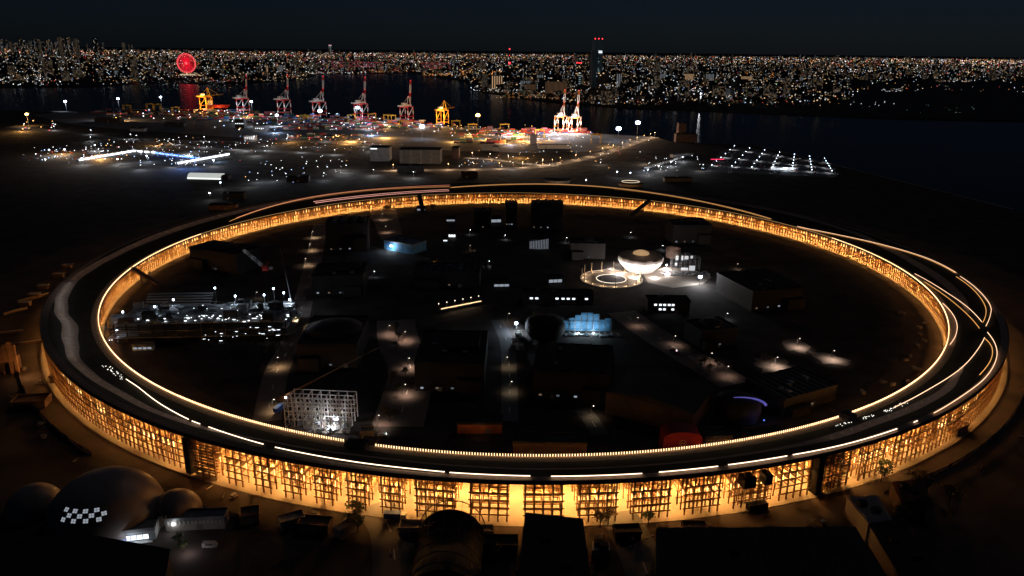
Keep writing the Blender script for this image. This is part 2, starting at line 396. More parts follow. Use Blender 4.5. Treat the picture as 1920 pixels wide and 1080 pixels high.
# timber frames below: 10 groups of five posts at the front, groups of three elsewhere
ROWS = [308.9, 312.5, 316.1, 322.5, 329.8, 333.6, 337.4]
LEV = [3.2, 6.5, 9.8, 13.1]
units = []; cell = 0
for i in range(10): units.append((cell, 4)); cell += 6
while cell < 588: units.append((cell, 2)); cell += 4
A0 = 262.75
lampmesh = MB().box((0,0,0),(.18,.18,3.0)).mesh('post_lamp', G_POST)
nlights = 0
for ui, (c0, span) in enumerate(units):
    aa = [A0 + (c0+k)*CELL for k in range(span+1)]; am = (aa[0]+aa[-1])/2 % 360
    front = 205 < am < 345
    inner = MB()
    for ri, r in enumerate(ROWS):
        top = dz(r) - .75 if r < 334 else 17.65
        levs = [z for z in LEV if z < top-.8] + [top-.25]
        if 1 < ri < 4: levs = levs[1::2]
        outer_row = (ri == len(ROWS)-1 and front)
        st = 2*CELL if (span == 2 and ri in (1,2,4,5) and not 240 < am < 263) else 0
        full = span == 2 and ri in (0, len(ROWS)-1) and not 246 < am < 263
        for a in (aa + [aa[-1]+CELL] if full else aa):
            if not outer_row: inner.box(pol(r, a+st, top/2), (.42,.42,top), R(a))
        if not outer_row:
            for z in levs: inner.beam(pol(r, aa[0]+st-.13, z), pol(r, (aa[-1]+2*CELL-.14 if full else aa[-1]+st+.13), z), .24, .42)
    for a in aa:
        for z in (LEV[1]+.45, LEV[2]+.45, 11.0): inner.beam(pol(308.4, a, z), pol(337.9, a, z), .24, .42)
    fr = inner.build('timber_frame', TIMBER, ring)
    if front:
        r = ROWS[-1]; top = 17.65
        pm = None
        full = span == 2 and not 246 < am < 263; ae = aa[-1]+(2*CELL-.17 if full else .16)
        for a in (aa + [aa[-1]+CELL] if full else aa):
            if pm is None: pm = MB().box((0,0,top/2),(.5,.5,top)).mesh('post', TIMBER)
            inst('post', pm, fr, pol(r, a, 0), R(a))
        for z in LEV + [top-.3]:
            MB().beam(pol(r+.28, aa[0]-.16, z), pol(r+.28, ae, z), .26, .5).build('beam', TIMBER, fr)
    # lamps of this frame
    if 243 < am < 303:
        for ri in (1, 5):
            for a in aa: inst('post_lamp', lampmesh, fr, pol(ROWS[ri]+.5, a, 8.2), R(a))
    else:
        lb = MB()
        for ri in (1, 5):
            for a in aa: lb.box(pol(ROWS[ri]+.5, a, 8.2), (.32,.32,3.0), R(a))
        tag(lb.build('post_lamp_row', G_POST, fr), kind='stuff')
    gap = aa[-1] + CELL
    P = 21500 if span == 4 else 20000
    lamp('frame_light', pol(330.5, am, 8.6), P*.2, WARM, ring, .4)
    for r, a, z in (((330, gap, 12.0), (317, am, 9.6), (317, gap, 9.6)) if span == 4 else ((328.5, gap, 11.0), (314, am, 9.2))):
        lamp('frame_light', pol(r, a, z), P, WARM, ring, .4, 152, pol(r, a, 0), .9)
# stair towers and lift shafts on the outer face
def stair_tower(a, wdeg, r=335.5):
    b = MB()
    for k in range(11):
        z = 1.2 + k*1.45; b.beam(pol(r+2.4, a-wdeg/2, z), pol(r+2.4, a+wdeg/2, z+.6), .5, .3); b.beam(pol(r-.5, a-wdeg/2, z+.7), pol(r-.5, a+wdeg/2, z+1.3), 1.4, .2)
    for s_ in (-.5, -.17, .17, .5):
        b.beam(pol(r+2.5, a+wdeg*s_, 0), pol(r+2.5, a+wdeg*s_, 17.4), .3)
    p = b.build('stair_tower', TIMBER, ring)
    s = MB(); aa = a-wdeg/2-.55
    s.box(pol(r+1.5, aa, 8.6), (4.2, 3.0, 17.2), R(aa)); s.build('lift_shaft', DARK, ring)
stair_tower(245.9, 2.0); stair_tower(293.3, 2.2)
for q, d_, a_ in (((336.8,285.7,12.2),(5,5.4,4.5),285.7),((336.8,287.2,12.2),(5,3.2,4.5),287.2),((339.8,286.4,1.4),(3,8.5,2.8),286.4)):
    MB().box(pol(*q), d_, R(a_)).build('lift_lobby', DARK, ring)
b = MB()
for k in range(6): b.beam(pol(338.3, 285.0, 2.8+k*1.2), pol(338.3, 287.6, 2.8+k*1.2), .22, .3)
for k in range(10): b.beam(pol(338.35, 285.0+k*.29, 2.2), pol(338.35, 285.0+k*.29, 10.2), .22)
b.build('lobby_lattice', TIMBER, ring)
# enclosed stair passages that break the inner balustrade, and escalators down to the promenade
for a, rz in ((256.3,0),(300.4,0)):
    b = MB(); b.box(pol(309.3, a, 13.0), (5.5, 9.5 if a < 270 else 5, 2.0), R(a)); b.build('stair_house', DARK, ring)
    MB().box(pol(303.5, a+.6, 11.8), (7, 7.5, .5), R(a)).build('stair_canopy', BROWN, ring)
for a, r1 in ((113,270),(61,272),(186,286)):
    b = MB(); p = pol(308, a, 12.2); q = pol(r1, a+1.5, .8)
    b.beam(p, q, 4.6, 1.6)
    for t_ in (.33, .66):
        m_ = p.lerp(q, t_); b.beam((m_.x, m_.y, 0), (m_.x, m_.y, m_.z), 1.0)
    b.build('escalator', DARK if a < 150 else BROWN, ring)
# red-lit seating terrace on the far arc
b = MB()
for i in range(150):
    a = 106 + i*.2
    for k in range(2): b.box(pol(317+k*3.5, a, dz(317+k*3.5)+.9), (.7, .55, .5), R(a))
tag(b.build('terrace_light', glow('terrace_pink', (1,.45,.36), 1.1), ring), kind='stuff')

# ------------------------------------------------------------------ generic builders
def block(name, label, loc, w_, d_, h_, rz=0., wall=DARK, roof=ROOFM, cat='pavilion', group=None, units=2, par=.9):
    """flat-roofed building: walls, roof with parapet, rooftop units, door"""
    o = thing(name, label, cat, loc, rz, group)
    MB().box((0,0,h_/2),(w_,d_,h_)).build('wall', wall, o)
    r = MB().box((0,0,h_+.2),(w_+.5,d_+.5,.4)).build('roof', roof, o)
    p = MB()
    for sx, sy, lx, ly in ((0,1,w_+.5,.3),(0,-1,w_+.5,.3),(1,0,.3,d_-.1),(-1,0,.3,d_-.1)):
        p.box((sx*(w_+.2)/2, sy*(d_+.2)/2, h_+.4+par/2),(lx,ly,par))
    p.build('parapet', roof, r)
    for i in range(units):
        MB().box((random.uniform(-.3,.3)*w_, random.uniform(-.3,.3)*d_, h_+1.2),(random.uniform(2,4),random.uniform(2,4),1.6)).build('roof_unit', GREYM, r)
    MB().box((random.uniform(-.3,.3)*w_, -d_/2-.06, 1.3),(2.4,.12,2.6)).build('door', GREYM, o)
    return o
def gable(name, label, loc, w_, d_, h_, rise, rz=0., wall=BROWN, roof=ROOFM, cat='hall'):
    o = thing(name, label, cat, loc, rz)
    x, y = w_/2, d_/2
    MB().add([(-x,-y,0),(x,-y,0),(x,y,0),(-x,y,0),(-x,-y,h_),(x,-y,h_),(x,y,h_),(-x,y,h_),(-x,0,h_+rise),(x,0,h_+rise)],
             [(0,3,2,1),(0,1,5,4),(1,2,6,9,5),(2,3,7,6),(3,0,4,8,7)]).build('wall', wall, o)
    MB().add([(-x-.6,-y-.6,h_-.1),(x+.6,-y-.6,h_-.1),(x+.6,y+.6,h_-.1),(-x-.6,y+.6,h_-.1),(-x-.6,0,h_+rise+.3),(x+.6,0,h_+rise+.3)],
             [(0,1,5,4),(2,3,4,5),(1,2,5),(3,0,4)]).build('roof', roof, o)
    MB().box((x+.05,0,1.6),(.1,4,3.2)).build('door', GREYM, o)
    return o
def lit_windows(o, n, w_, h_, step, x0, y, z, m=G_WIN, skip=()):
    for i in range(n):
        if i in skip: continue
        f = MB().box((x0+i*step, y-.08, z),(w_+.3,.12,h_+.3)).build('window', GREYM, o)
        MB().box((x0+i*step, y-.18, z),(w_,.06,h_)).build('pane', m, f)
ORD = ['first','second','third','fourth','fifth','sixth','seventh','eighth','ninth','tenth','eleventh','twelfth','thirteenth','fourteenth','fifteenth','sixteenth']
LP = {}
def street_lamp(px, label, group, power=900, col=SOFT, h=6.5, m=None, rz=0., head=1.0):
    p = at(*px); o = thing('street_lamp', label, 'street lamp', p, rz, group)
    k = (h, id(m), head)
    if k not in LP:
        LP[k] = (MB().tube((0,0,0),(0,0,h),.14,.08,6).mesh('pole', STEEL), MB().beam((0,0,h),(1.1,0,h+.1),.12).mesh('arm', STEEL),
                 MB().box((1.1,0,h),(.55*head,.35*head,.25*head)).mesh('lamp_head', m or glow('lamp_soft', (1,.85,.68), 3)))
    for nm, me in zip(('pole','arm','lamp_head'), LP[k]): inst(nm, me, o)
    if power: lamp('lamp_light', (1.1,0,h-.5), power, col, o, .25, 142, (1.1,0,0), 1.0)
    return o
def tree_proto(h, spread, n, leafm, seed):
    rs = random.Random(seed); t = MB(); t.tube((0,0,0),(0,0,h*.45),h*.03,h*.018,6); tips = []
    for i in range(6):
        a = i*1.05+rs.uniform(-.3,.3); q = Vector((math.cos(a)*spread*.55, math.sin(a)*spread*.55, h*rs.uniform(.6,.85)))
        t.tube((0,0,h*rs.uniform(.3,.45)), q, h*.012, h*.004, 5); tips.append(q)
    t.tube((0,0,h*.45),(0,0,h*.9),h*.018,h*.004,5); tips.append(Vector((0,0,h*.88)))
    c = MB()
    for i in range(n):
        q = rs.choice(tips) + Vector((rs.gauss(0,1), rs.gauss(0,1), rs.gauss(0,.8)))*spread*.22
        a = rs.uniform(0,6.3); b_ = rs.uniform(-1,1); s_ = h*rs.uniform(.035,.06)
        u = Vector((math.cos(a), math.sin(a), b_*.6)).normalized()*s_; v = Vector((-math.sin(a)*.7, math.cos(a)*.7, rs.uniform(-1,1))).normalized()*s_
        c.add([q-u, q-v*.6, q+u, q+v*.6], [(0,1,2,3)])
    return t.mesh('trunk', BARK), c.mesh('crown', leafm)
TREES = [tree_proto(6.5, 3.0, 420, LEAF, 1), tree_proto(7.5, 3.2, 460, LEAFB, 2), tree_proto(5.5, 2.4, 360, LEAF, 3)]
def tree(px, k, label, group=None, sc=1.0, z=0):
    p = at(*px); o = thing('tree', label, 'tree', (p.x,p.y,z), random.uniform(0,6), group); o.scale = (sc,)*3
    inst('trunk', TREES[k][0], o); inst('crown', TREES[k][1], o); return o
def flood(px, label, power, col=COOL, h=8, m=None, ball=.55, z=0, group=None):
    p = at(*px, z+h); o = thing('floodlight_mast', label, 'floodlight', (p.x,p.y,z), 0, group)
    MB().tube((0,0,0),(0,0,h-.4),.16,.1,6).build('mast', STEEL, o)
    MB().box((0,0,h),(1.6*ball,.7*ball,1.0*ball)).build('lamp_head', m or G_COOL, o)
    lamp('flood_light', (0,-1.0,h-.6), power, col, o, .4); return o

# ------------------------------------------------------------------ inside the ring
blk = [
 ('dark stepped pavilion beside the far ring, left of the dark escalator', (655,462), 44, 40, 24, .15),
 ('low dark hall in front of the left inner arc of the ring', (425,500), 62, 34, 16, -.45),
 ('narrow dark block standing before the far ring', (905,425), 20, 24, 17, 0),
 ('tall dark block before the middle of the far ring', (958,420), 14, 24, 22, .05),
 ('wide dark block hiding the middle of the far ring', (1025,425), 38, 30, 25, -.05),
 ('dark pavilion with a wide roof before the right far arc', (1288,450), 44, 34, 17, .1),
 ('broad dark pavilion left of the paved avenue', (630,660), 40, 60, 14, .05),
 ('broad dark pavilion in the middle of the fairground', (850,700), 44, 60, 16, 0),
 ('large dark pavilion right of the service lane', (1075,720), 50, 50, 15, -.1),
 ('dark pavilion behind the round plaza', (1100,480), 36, 24, 13, 0),
 ('dark pavilion left of the blue lit hall', (640,540), 44, 44, 14, .1),
 ('dark pavilion right of the flood-lit site', (1420,560), 50, 60, 14, .3),
 ('dark pavilion near the right inner arc', (1480,745), 46, 34, 8, .5),
 ('long dark pavilion behind the bridge of lights', (840,530), 60, 30, 12, 0),
 ('dark pavilion between the two lit paths at the right', (1330,640), 30, 26, 11, .3)]
for lab, px, w_, d_, h_, rz in blk:
    o = block('dark_pavilion', lab, at(*px), w_*.86, d_*.8, h_, rz, DARK, ROOFM, 'pavilion', units=5)
    k = len(lab) % 4; W2, D2 = w_*.86, d_*.8
    MB().box((W2*.3*(1 if k % 2 else -1), -D2*.5-2.6, h_*.28),(W2*.34, 5, h_*.56)).build('entrance_wing', DARK, o)
    if k == 0: MB().lathe([(D2*.36,h_+.4),(D2*.36,h_+2.4),(D2*.2,h_+4.2),(.01,h_+4.8)],28).build('roof_drum', ROOFM, o, True)
    elif k == 1:
        for q in range(4): MB().add([(-W2*.45+q*W2*.23,-D2*.45,h_+.4),(-W2*.45+(q+.9)*W2*.23,-D2*.45,h_+.4),(-W2*.45+(q+.9)*W2*.23,D2*.45,h_+.4),(-W2*.45+q*W2*.23,D2*.45,h_+.4),(-W2*.45+(q+.9)*W2*.23,-D2*.45,h_+3),(-W2*.45+(q+.9)*W2*.23,D2*.45,h_+3)],[(0,3,5,4),(1,4,5,2),(0,4,1),(3,2,5)]).build('saw_roof', ROOFM, o)
    elif k == 2:
        for q in range(9): MB().beam((-W2*.45+q*W2*.11,-D2*.5,h_+1.3),(-W2*.45+q*W2*.11,D2*.5,h_+1.3),.3).build('roof_beam', GREYM, o)
    else: MB().box((W2*.15,D2*.1,h_+2.2),(W2*.5,D2*.45,3.6)).build('upper_storey', DARK, o)
    for q in range(3): MB().box((W2*(-.4+.22*q), -D2*.5-.1, 2.0),(1.6,.12,1.0)).build('window', (G_WIND, glow('added_window_warm',(1,.7,.45),.12), glow('added_window_cool',(.7,.85,1),.1))[(q+k) % 3], o)  # glowing panes added to dot the dark fronts with small lights

# stadium-like building site on the left
site = thing('building_site', 'large pavilion under construction, lit by white work lamps', 'construction site', at(395,620), .10)
for k, z in enumerate((4.0, 8.0, 12.0)):
    MB().box((0,0,z),(112-4*k,42-3*k,.5)).build('floor_slab', mat('raw_concrete',(.33,.33,.33),.85), site)
b = MB()
for i in range(15):
    for j in (-1, 0, 1): MB().box((-52.5+i*7.5, j*18, 6),(.7,.7,11.9)).build('column', DARK, site)
for i in range(9): MB().beam((-52,-21.3,1.3+i*1.25),(52,-21.3,1.3+i*1.25),.3,.35).build('slat', DARK, site)
b = MB()
for i in range(420):
    x, y = random.uniform(-52,52), random.uniform(-18,18); z = 12.3
    l = random.uniform(.8,5)
    if random.random() < .5: b.box((x,y,z+.4),(l,random.uniform(.5,1.6),random.uniform(.4,1.3)), random.uniform(-.3,.3))
    else: b.beam((x,y,z+random.uniform(.3,2.4)),(x+l*1.6,y+random.uniform(-1,1),z+random.uniform(.3,2.4)),.16)
tag(b.build('building_material', GREYM, site), kind='stuff')
b = MB()
for i in range(46):
    x = random.gauss(12,24); b.box((max(-48,min(53,x)),random.uniform(-19,-9),12.6+random.uniform(-.2,1.8)),(random.uniform(.2,1.7),.25,random.uniform(.2,.4)))
for i in range(26): b.box((random.uniform(-30,53),random.uniform(-9,17),13.4),(random.uniform(.2,1.0),.2,.25))
for i in range(24): b.box((random.uniform(0,50),-21.7,random.uniform(1,10)),(random.uniform(.2,2.2),.15,.14))
for i in range(14): b.box((random.uniform(-62,-50),random.uniform(-22,10),random.uniform(1,6)),(random.uniform(.2,.8),.2,.3))
for i in range(16):
    x, y, h_ = random.uniform(-50,50), random.uniform(-15,16), random.uniform(1.5,5.5)
    MB().box((x,y,12.25+h_/2),(random.uniform(3,10),random.uniform(2,6),h_),random.uniform(-.4,.4)).build('site_cabin', random.choice((DARK,GREYM,DARK,BROWN)), site)
for i in range(9):
    x = -70+random.uniform(0,16); MB().box((x,random.uniform(-24,14),1.4),(random.uniform(2,7),2.4,2.8),random.uniform(-.5,.5)).build('site_cabin', random.choice((GREYM,DARK,PALE)), site)
tag(b.build('string_light', glow('string_white',(.85,.92,1),4), site), kind='stuff')
for i in range(9):
    MB().box((-30+i*.0, 24+i*2.0, 3+i*1.3),(44,1.9,.5)).build('terrace_step', GREYM, site)
for i in range(7):
    sc_ = MB(); x = 8+i*6
    for k in range(3): sc_.beam((x+k*2, 5, 12),(x+k*2, 5, 17),.14)
    for k in range(3): sc_.beam((x,5,13.5+k*1.6),(x+4,5,13.5+k*1.6),.14)
    sc_.build('scaffold_bay', GREYM, site)
for i, (px, z_) in enumerate([((230,585),10),((290,575),17),((325,562),17),((403,540),19),((441,555),18),((495,553),18),((513,541),19),((532,549),17),((543,562),15),((219,620),8)]):
    lab = ['leftmost white work lamp of the building site','white work lamp beside the terrace steps','white work lamp above the terrace steps','tall white work lamp behind the building site','white work lamp left of the luffing crane','brightest white work lamp on the site deck','upper right white work lamp of the site','white work lamp at the right end of the site deck','white work lamp over the lane beside the site','low white work lamp beside the ring wall'][i]
    p = at(*px, z_); o = thing('work_lamp', lab, 'work lamp', (p.x,p.y,0))
    MB().tube((0,0,0),(0,0,z_),.12,.12,5).build('mast', STEEL, o)
    MB().box((0,0,z_),(.9,.5,.9)).build('lamp_head', G_COOL, o)
    lamp('work_light', (0,-.8,z_-.3), (900,900,700,1500,1800,2600,1600,2200,1800,600)[i], COOL, o, .3)
hut = block('site_hut', 'grey site hut below the leftmost work lamp', at(262,603), 34, 7, 4, .28, GREYM, GREYM, 'hut', units=0)
hut = block('site_hut', 'small white site hut left of the building site, near the ring', at(270,655), 12, 4, 3, .1, WHITE, GREYM, 'hut', units=0)
lit_windows(hut, 4, 2.2, 1.2, 2.8, -4.2, -2, 1.6, G_WIND)

def lattice_boom(mb, p, q, wd, n=12):
    p = Vector(p); q = Vector(q); d = (q-p).normalized(); s = d.cross(Vector((0,0,1))).normalized()*wd/2; u = s.cross(d).normalized()*wd/2
    C4 = [s+u, -s+u, -s-u, s-u]
    for c in C4: mb.beam(p+c*1.0, q+c*.5, .16)
    for i in range(n):
        a = p.lerp(q, i/n); e = p.lerp(q, (i+1)/n)
        for k in range(4): mb.beam(a+C4[k]*(1-.5*i/n), e+C4[(k+1)%4]*(1-.5*(i+1)/n), .1)
# luffing tower crane over the site
p0 = at(503,566); o = thing('tower_crane', 'red and white luffing tower crane over the building site', 'tower crane', p0)
b = MB(); lattice_boom(b, (0,0,0), (0,0,24), 2.0, 10); b.build('mast', WHITE, o)
MB().box((.5,0,25.3),(4.5,3,2.4)).build('machine_house', REDP, o)
tip = at(456,468,44)-p0; piv = Vector((0,0,26))
for k in range(6):
    b = MB(); lattice_boom(b, piv.lerp(tip,k/6), piv.lerp(tip,(k+.97)/6), 2.2, 4); b.build('jib_section', REDP if k in (0,) else (WHITE if k%2 else GREYM), o)
MB().beam((0,0,26),(3,0,31),.3).build('a_frame', REDP, o); MB().box((4.2,0,26),(2.4,2,2)).build('counterweight', STEEL, o)
lamp('crane_light', tuple(piv.lerp(tip,.5)+Vector((0,-9,-6))), 300, COOL, o, .3)
def mobile_crane(base_px, tip_px, tip_z, label, m):
    p0 = at(*base_px); o = thing('mobile_crane', label, 'mobile crane', p0)
    MB().box((0,0,1.4),(8,2.7,1.2)).build('carrier', m, o); MB().box((-1,0,2.9),(3.4,2.4,1.8)).build('cab', m, o)
    for x in (-3,-1,1,3):
        for y in (-1.2,1.2): MB().tube((x,y-.2,.6),(x,y+.2,.6),.6,.6,10).build('wheel', RUBBER, o)
    tip = at(*tip_px, tip_z)-p0
    for k, wd in enumerate((.8,.6,.4)):
        MB().beam(Vector((0,0,3.6)).lerp(tip,k/3), Vector((0,0,3.6)).lerp(tip,(k+1)/3), wd).build('boom_section', m, o)
    return o
mobile_crane((550,590), (525,463), 42, 'mobile crane with a thin raised boom right of the building site', GREYM)
mc = mobile_crane((535,753), (712,651), 34, 'mobile crane with a long orange boom leaning right over the avenue', BOOMM)
lamp('crane_work_light', (2,-2,4), 90, SOFT, mc, .2)
MB().box((1,-1.6,3.2),(.9,.4,.7)).build('work_lamp', G_WHITE, mc)

# white steel frame building
sf = thing('steel_frame_building', 'bare white steel frame of a building behind the near ring', 'building frame', at(604,792), -.06)
FX, FY, FZ = 8, 4, 3
for i in range(FX):
    for j in range(FY): MB().box((-16+i*32/(FX-1), -7+j*5, 7),(.45,.45,14)).build('column', WHITE, sf)
for k in range(1, FZ+1):
    for j in range(FY): MB().beam((-16.2,-7+j*5,k*4.6),(16.2,-7+j*5,k*4.6),.3,.45).build('beam', WHITE, sf)
    for i in range(FX): MB().beam((-16+i*32/(FX-1),-7,k*4.6-.3),(-16+i*32/(FX-1),8,k*4.6-.3),.25,.35).build('joist', WHITE, sf)
for i in range(0, FX-1, 2): MB().beam((-16+i*32/7,-7.1,.2),(-16+(i+1)*32/7,-7.1,4.4),.2).build('brace', WHITE, sf)
b = MB()
for i in range(90): b.box((random.uniform(-15,15), random.uniform(-12,6), .5),(random.uniform(.5,4),random.uniform(.4,1.4),random.uniform(.3,1.2)), random.uniform(0,3))
tag(b.build('building_material', GREYM, sf), kind='stuff')
o = thing('work_lamp', 'bright white work lamp before the steel frame building', 'work lamp', at(632,800))
MB().tube((0,0,0),(0,0,4),.1,.1,5).build('mast', STEEL, o); MB().box((0,0,4.1),(1.2,.5,.8)).build('lamp_head', G_WHITE, o)
lamp('work_light', (-2,-1.2,3.6), 2600, NEUT, o, .3); lamp('work_light', (-9,4,3), 900, NEUT, o, .3)
struct('site_yard', MB().sheet([at(575,812),at(655,812),at(665,785),at(560,785)], .016), CONC)

# blue sheeted scaffold
bs = thing('blue_scaffold', 'scaffold wrapped in blue sheeting and lit from below', 'scaffold', at(1100,622), -.02)
for i in range(9):
    for j in range(2): MB().tube((-16+i*4, -3+j*5, 0),(-16+i*4, -3+j*5, 13 if 2 < i < 7 else 9),.12,.12,5).build('standard', GREYM, bs)
for k in range(1, 7):
    for j in range(2): MB().tube((-16 if k < 5 else -4,-3.1+j*5,k*2),(16 if k < 5 else 8,-3.1+j*5,k*2),.1,.1,5).build('ledger', GREYM, bs)
for i, h_ in enumerate((7,9,11,13,13,12,8,9)):
    MB().box((-14+i*4, 1.7, h_/2),(3.7,.1,h_)).build('sheeting', BLUESHEET, bs)
for x in (-6, 4):
    lamp('work_light', (x,-5.5,2.4), 3000, (.72,.9,1), bs, .3); MB().box((x,-6.7,1.6),(.8,.4,.5)).build('work_lamp', G_COOL, bs)
b = MB()
for i in range(80): b.box((random.uniform(-18,22), random.uniform(-9,-4), .4),(random.uniform(.4,2.5),random.uniform(.4,1.2),random.uniform(.3,1.)), random.uniform(0,3))
tag(b.build('building_material', GREYM, bs), kind='stuff')
# dark drum with a lattice rim and the white flood beside it
dr = thing('round_pavilion', 'dark round pavilion left of the blue scaffold, its edge catching white light', 'pavilion', at(1022,628))
MB().lathe([(11,0),(13,4),(13,8),(11,11),(6,12.6),(.01,13)],28).build('shell', DARK, dr, True)
for i in range(18):
    a = i*2*math.pi/18
    MB().beam((13.4*math.cos(a),13.4*math.sin(a),.5),(11.6*math.cos(a+.25),11.6*math.sin(a+.25),11.5),.18).build('rib', GREYM, dr)
flood((968,606), 'white flood lamp left of the dark round pavilion', 7500, COOL, 6, G_COOL, 1.2)
for i, px in enumerate(((972,632),(966,646),(974,655))):
    o = block('site_hut', ['white hut under the flood lamp beside the service lane','middle white hut along the service lane','lower white hut along the service lane'][i], at(*px), 4, 3, 2.6, .3*i, WHITE, WHITE, 'hut', units=0)
tree((1000,598), 2, 'small tree silvered by the flood lamp beside the round pavilion')
tree((990,612), 0, 'leafy tree lit white on its left by the flood lamp', sc=.9)

# round plaza of poles
c0 = at(1146,523); rp = thing('round_plaza', 'round sand plaza ringed by lit poles with a circle of light', 'plaza', c0)
MB().lathe([(.01,.1),(25,.1),(25.2,.0)],56).build('plaza_floor', mat('sand_floor',(.45,.36,.27),.9), rp)
MB().lathe([(.01,.16),(11.6,.16)],48).build('centre_floor', ASPH, rp)
MB().lathe([(11.9,.12),(11.9,.35),(12.2,.35),(12.2,.12)],56).build('light_circle', glow('circle_light',(1,.86,.7),2.2), rp)
MB().lathe([(25.2,.0),(25.2,.5),(25.6,.5),(25.6,.0)],56).build('edge_wall', PALE, rp)
for i in range(15):
    a = 2*math.pi*i/15+.12
    po = MB().tube((24*math.cos(a),24*math.sin(a),0),(24*math.cos(a),24*math.sin(a),8.2),.28,.28,6).build('pole', mat('pole_paint',(.5,.36,.22),.6), rp)
    q = (22.8*math.cos(a),22.8*math.sin(a),.5)
    MB().box((q[0],q[1],.45),(.4,.4,.5)).build('uplight', G_WARM, po)
    lamp('pole_light', (22.4*math.cos(a),22.4*math.sin(a),1.6), 420, SOFT, rp, .2)
# pale drum pavilion
dp = thing('drum_pavilion', 'pale round flared pavilion with a glowing cap, behind the pole plaza', 'pavilion', at(1200,507)); dp.scale = (1.13,1.13,1.3)
MB().lathe([(10,0),(12.5,2.2),(15.5,5),(17.4,8),(17.2,9.4),(16.6,9.8)],12).build('shell', mat('white_shell',(.62,.57,.54),.6,var=.12,scale=.4), dp)
MB().lathe([(16.4,9.9),(16.5,10.2),(10,11.0),(6.2,11.4)],36).build('roof', mat('ribbed_roof',(.36,.29,.26),.7,var=.2,scale=1), dp)
MB().lathe([(6.2,11.35),(5.8,12.3),(3.5,13.3),(.01,13.7)],28).build('roof_cap', mat('cap',(.5,.36,.2),.6,em=(1,.62,.3),es=.38), dp, True)
for i in range(24):
    a = 2*math.pi*i/24
    MB().beam((6.3*math.cos(a),6.3*math.sin(a),11.55),(16.3*math.cos(a),16.3*math.sin(a),10.35),.2).build('roof_rib', PALE, dp)
for i in range(9):
    a = 2*math.pi*i/9+.2
    lamp('wall_light', (21*math.cos(a),21*math.sin(a),1.5), 9000 if math.sin(a) < .2 else 2200, (1,.88,.82), dp, .3)
lamp('roof_light', (0,-9,17), 420, SOFT, dp, .3)
struct('site_yard', MB().sheet([at(1205,512),at(1215,530),at(1262,540),at(1318,532),at(1335,520),at(1300,505),at(1250,500)], .02), CONC)
flood((1313,519), 'very bright flood lamp right of the drum pavilion', 17000, NEUT, 7, G_COOL, 1.6)
flood((1250,497), 'smaller flood lamp between the drum pavilion and the scaffold', 1400, NEUT, 6, G_COOL, .7)
ss = thing('scaffold_tower', 'scaffold tower hung with white panels beside the flood lamp', 'scaffold', at(1285,508))
for i in range(7):
    for j in (0, 1): MB().tube((-12+i*4, j*5, 0),(-12+i*4, j*5, 17-i*.9),.12,.12,5).build('standard', GREYM, ss)
for k in range(1, 7):
    for j in (0, 1): MB().tube((-12,j*5,k*2.4),(12-(k>5)*8,j*5,k*2.4),.1,.1,5).build('ledger', GREYM, ss)
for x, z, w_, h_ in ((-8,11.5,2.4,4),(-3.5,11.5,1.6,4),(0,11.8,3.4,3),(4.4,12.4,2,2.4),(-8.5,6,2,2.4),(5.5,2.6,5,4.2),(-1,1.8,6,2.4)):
    MB().box((x,-.3,z),(w_,.15,h_)).build('panel', mat('white_panel_glow',(.75,.76,.78),.6,em=(.9,.95,1),es=.35), ss)  # floodlight falling on the panels is put in as a faint glow
cs = MB(); cs.lathe([(6,10),(6.4,18)],20,(-10,8)); 
cs.build('curved_screen', BROWN, ss)
b = MB()
for i in range(110): b.box((random.uniform(-22,18), random.uniform(-14,-2), .4),(random.uniform(.4,3),random.uniform(.4,1.4),random.uniform(.3,1.3)), random.uniform(0,3))
tag(b.build('building_material', GREYM, ss), kind='stuff')

# lit-window buildings
o = block('office_block', 'low dark office with a row of seven bright windows', at(1045,566), 52, 12, 7, 0, DARK, ROOFM, 'office')
for x in (-19.5,-15.5,-.6,3.8,7.6,11.6,21): 
    f = MB().box((x,-6.08,4.6),(2.6,.12,1.7)).build('window', GREYM, o); MB().box((x,-6.18,4.6),(2.2,.06,1.3)).build('pane', G_WIN, f)
o = block('office_block', 'two-storey dark office with eight bright windows, right of the avenue', at(1250,582), 30, 12, 8.5, 0, DARK, ROOFM, 'office')
for x, z in ((-9.5,6.3),(-6,6.3),(-3,6.3),(.2,6.3),(3,6.3),(-6,2.9),(-3,2.9),(3,2.9)):
    f = MB().box((x,-6.08,z),(2.2,.12,1.7)).build('window', GREYM, o); MB().box((x,-6.18,z),(1.9,.06,1.4)).build('pane', G_WIN, f)
o = block('blue_hall', 'hall with a blue lit wall and white lamps, far left of centre', at(760,468), 34, 20, 8, -.55, BLUESHEET, GREYM, 'hall')
for i, px in enumerate(((733,461),(762,452),(757,447))):
    flood(px, ['bright white lamp left of the blue hall','white lamp before the blue hall','smaller white lamp at the corner of the blue hall'][i], 4800 if i < 2 else 500, (.7,.84,1), 5, G_COOL, 1.1 if i < 2 else .5)
o = thing('louvred_wall', 'curved wall of white louvres lit from inside', 'pavilion', at(1010,470))
for i in range(12): MB().box((-8+i*1.5, abs(i-6)*.25, 5+.12*i),(.5,.6,7+.24*i)).build('louvre', mat('louvre',(.6,.65,.7),.5,em=(.75,.85,1),es=.22), o)
MB().box((0,3.4,5.2),(19,.4,10)).build('back_wall', DARK, o)
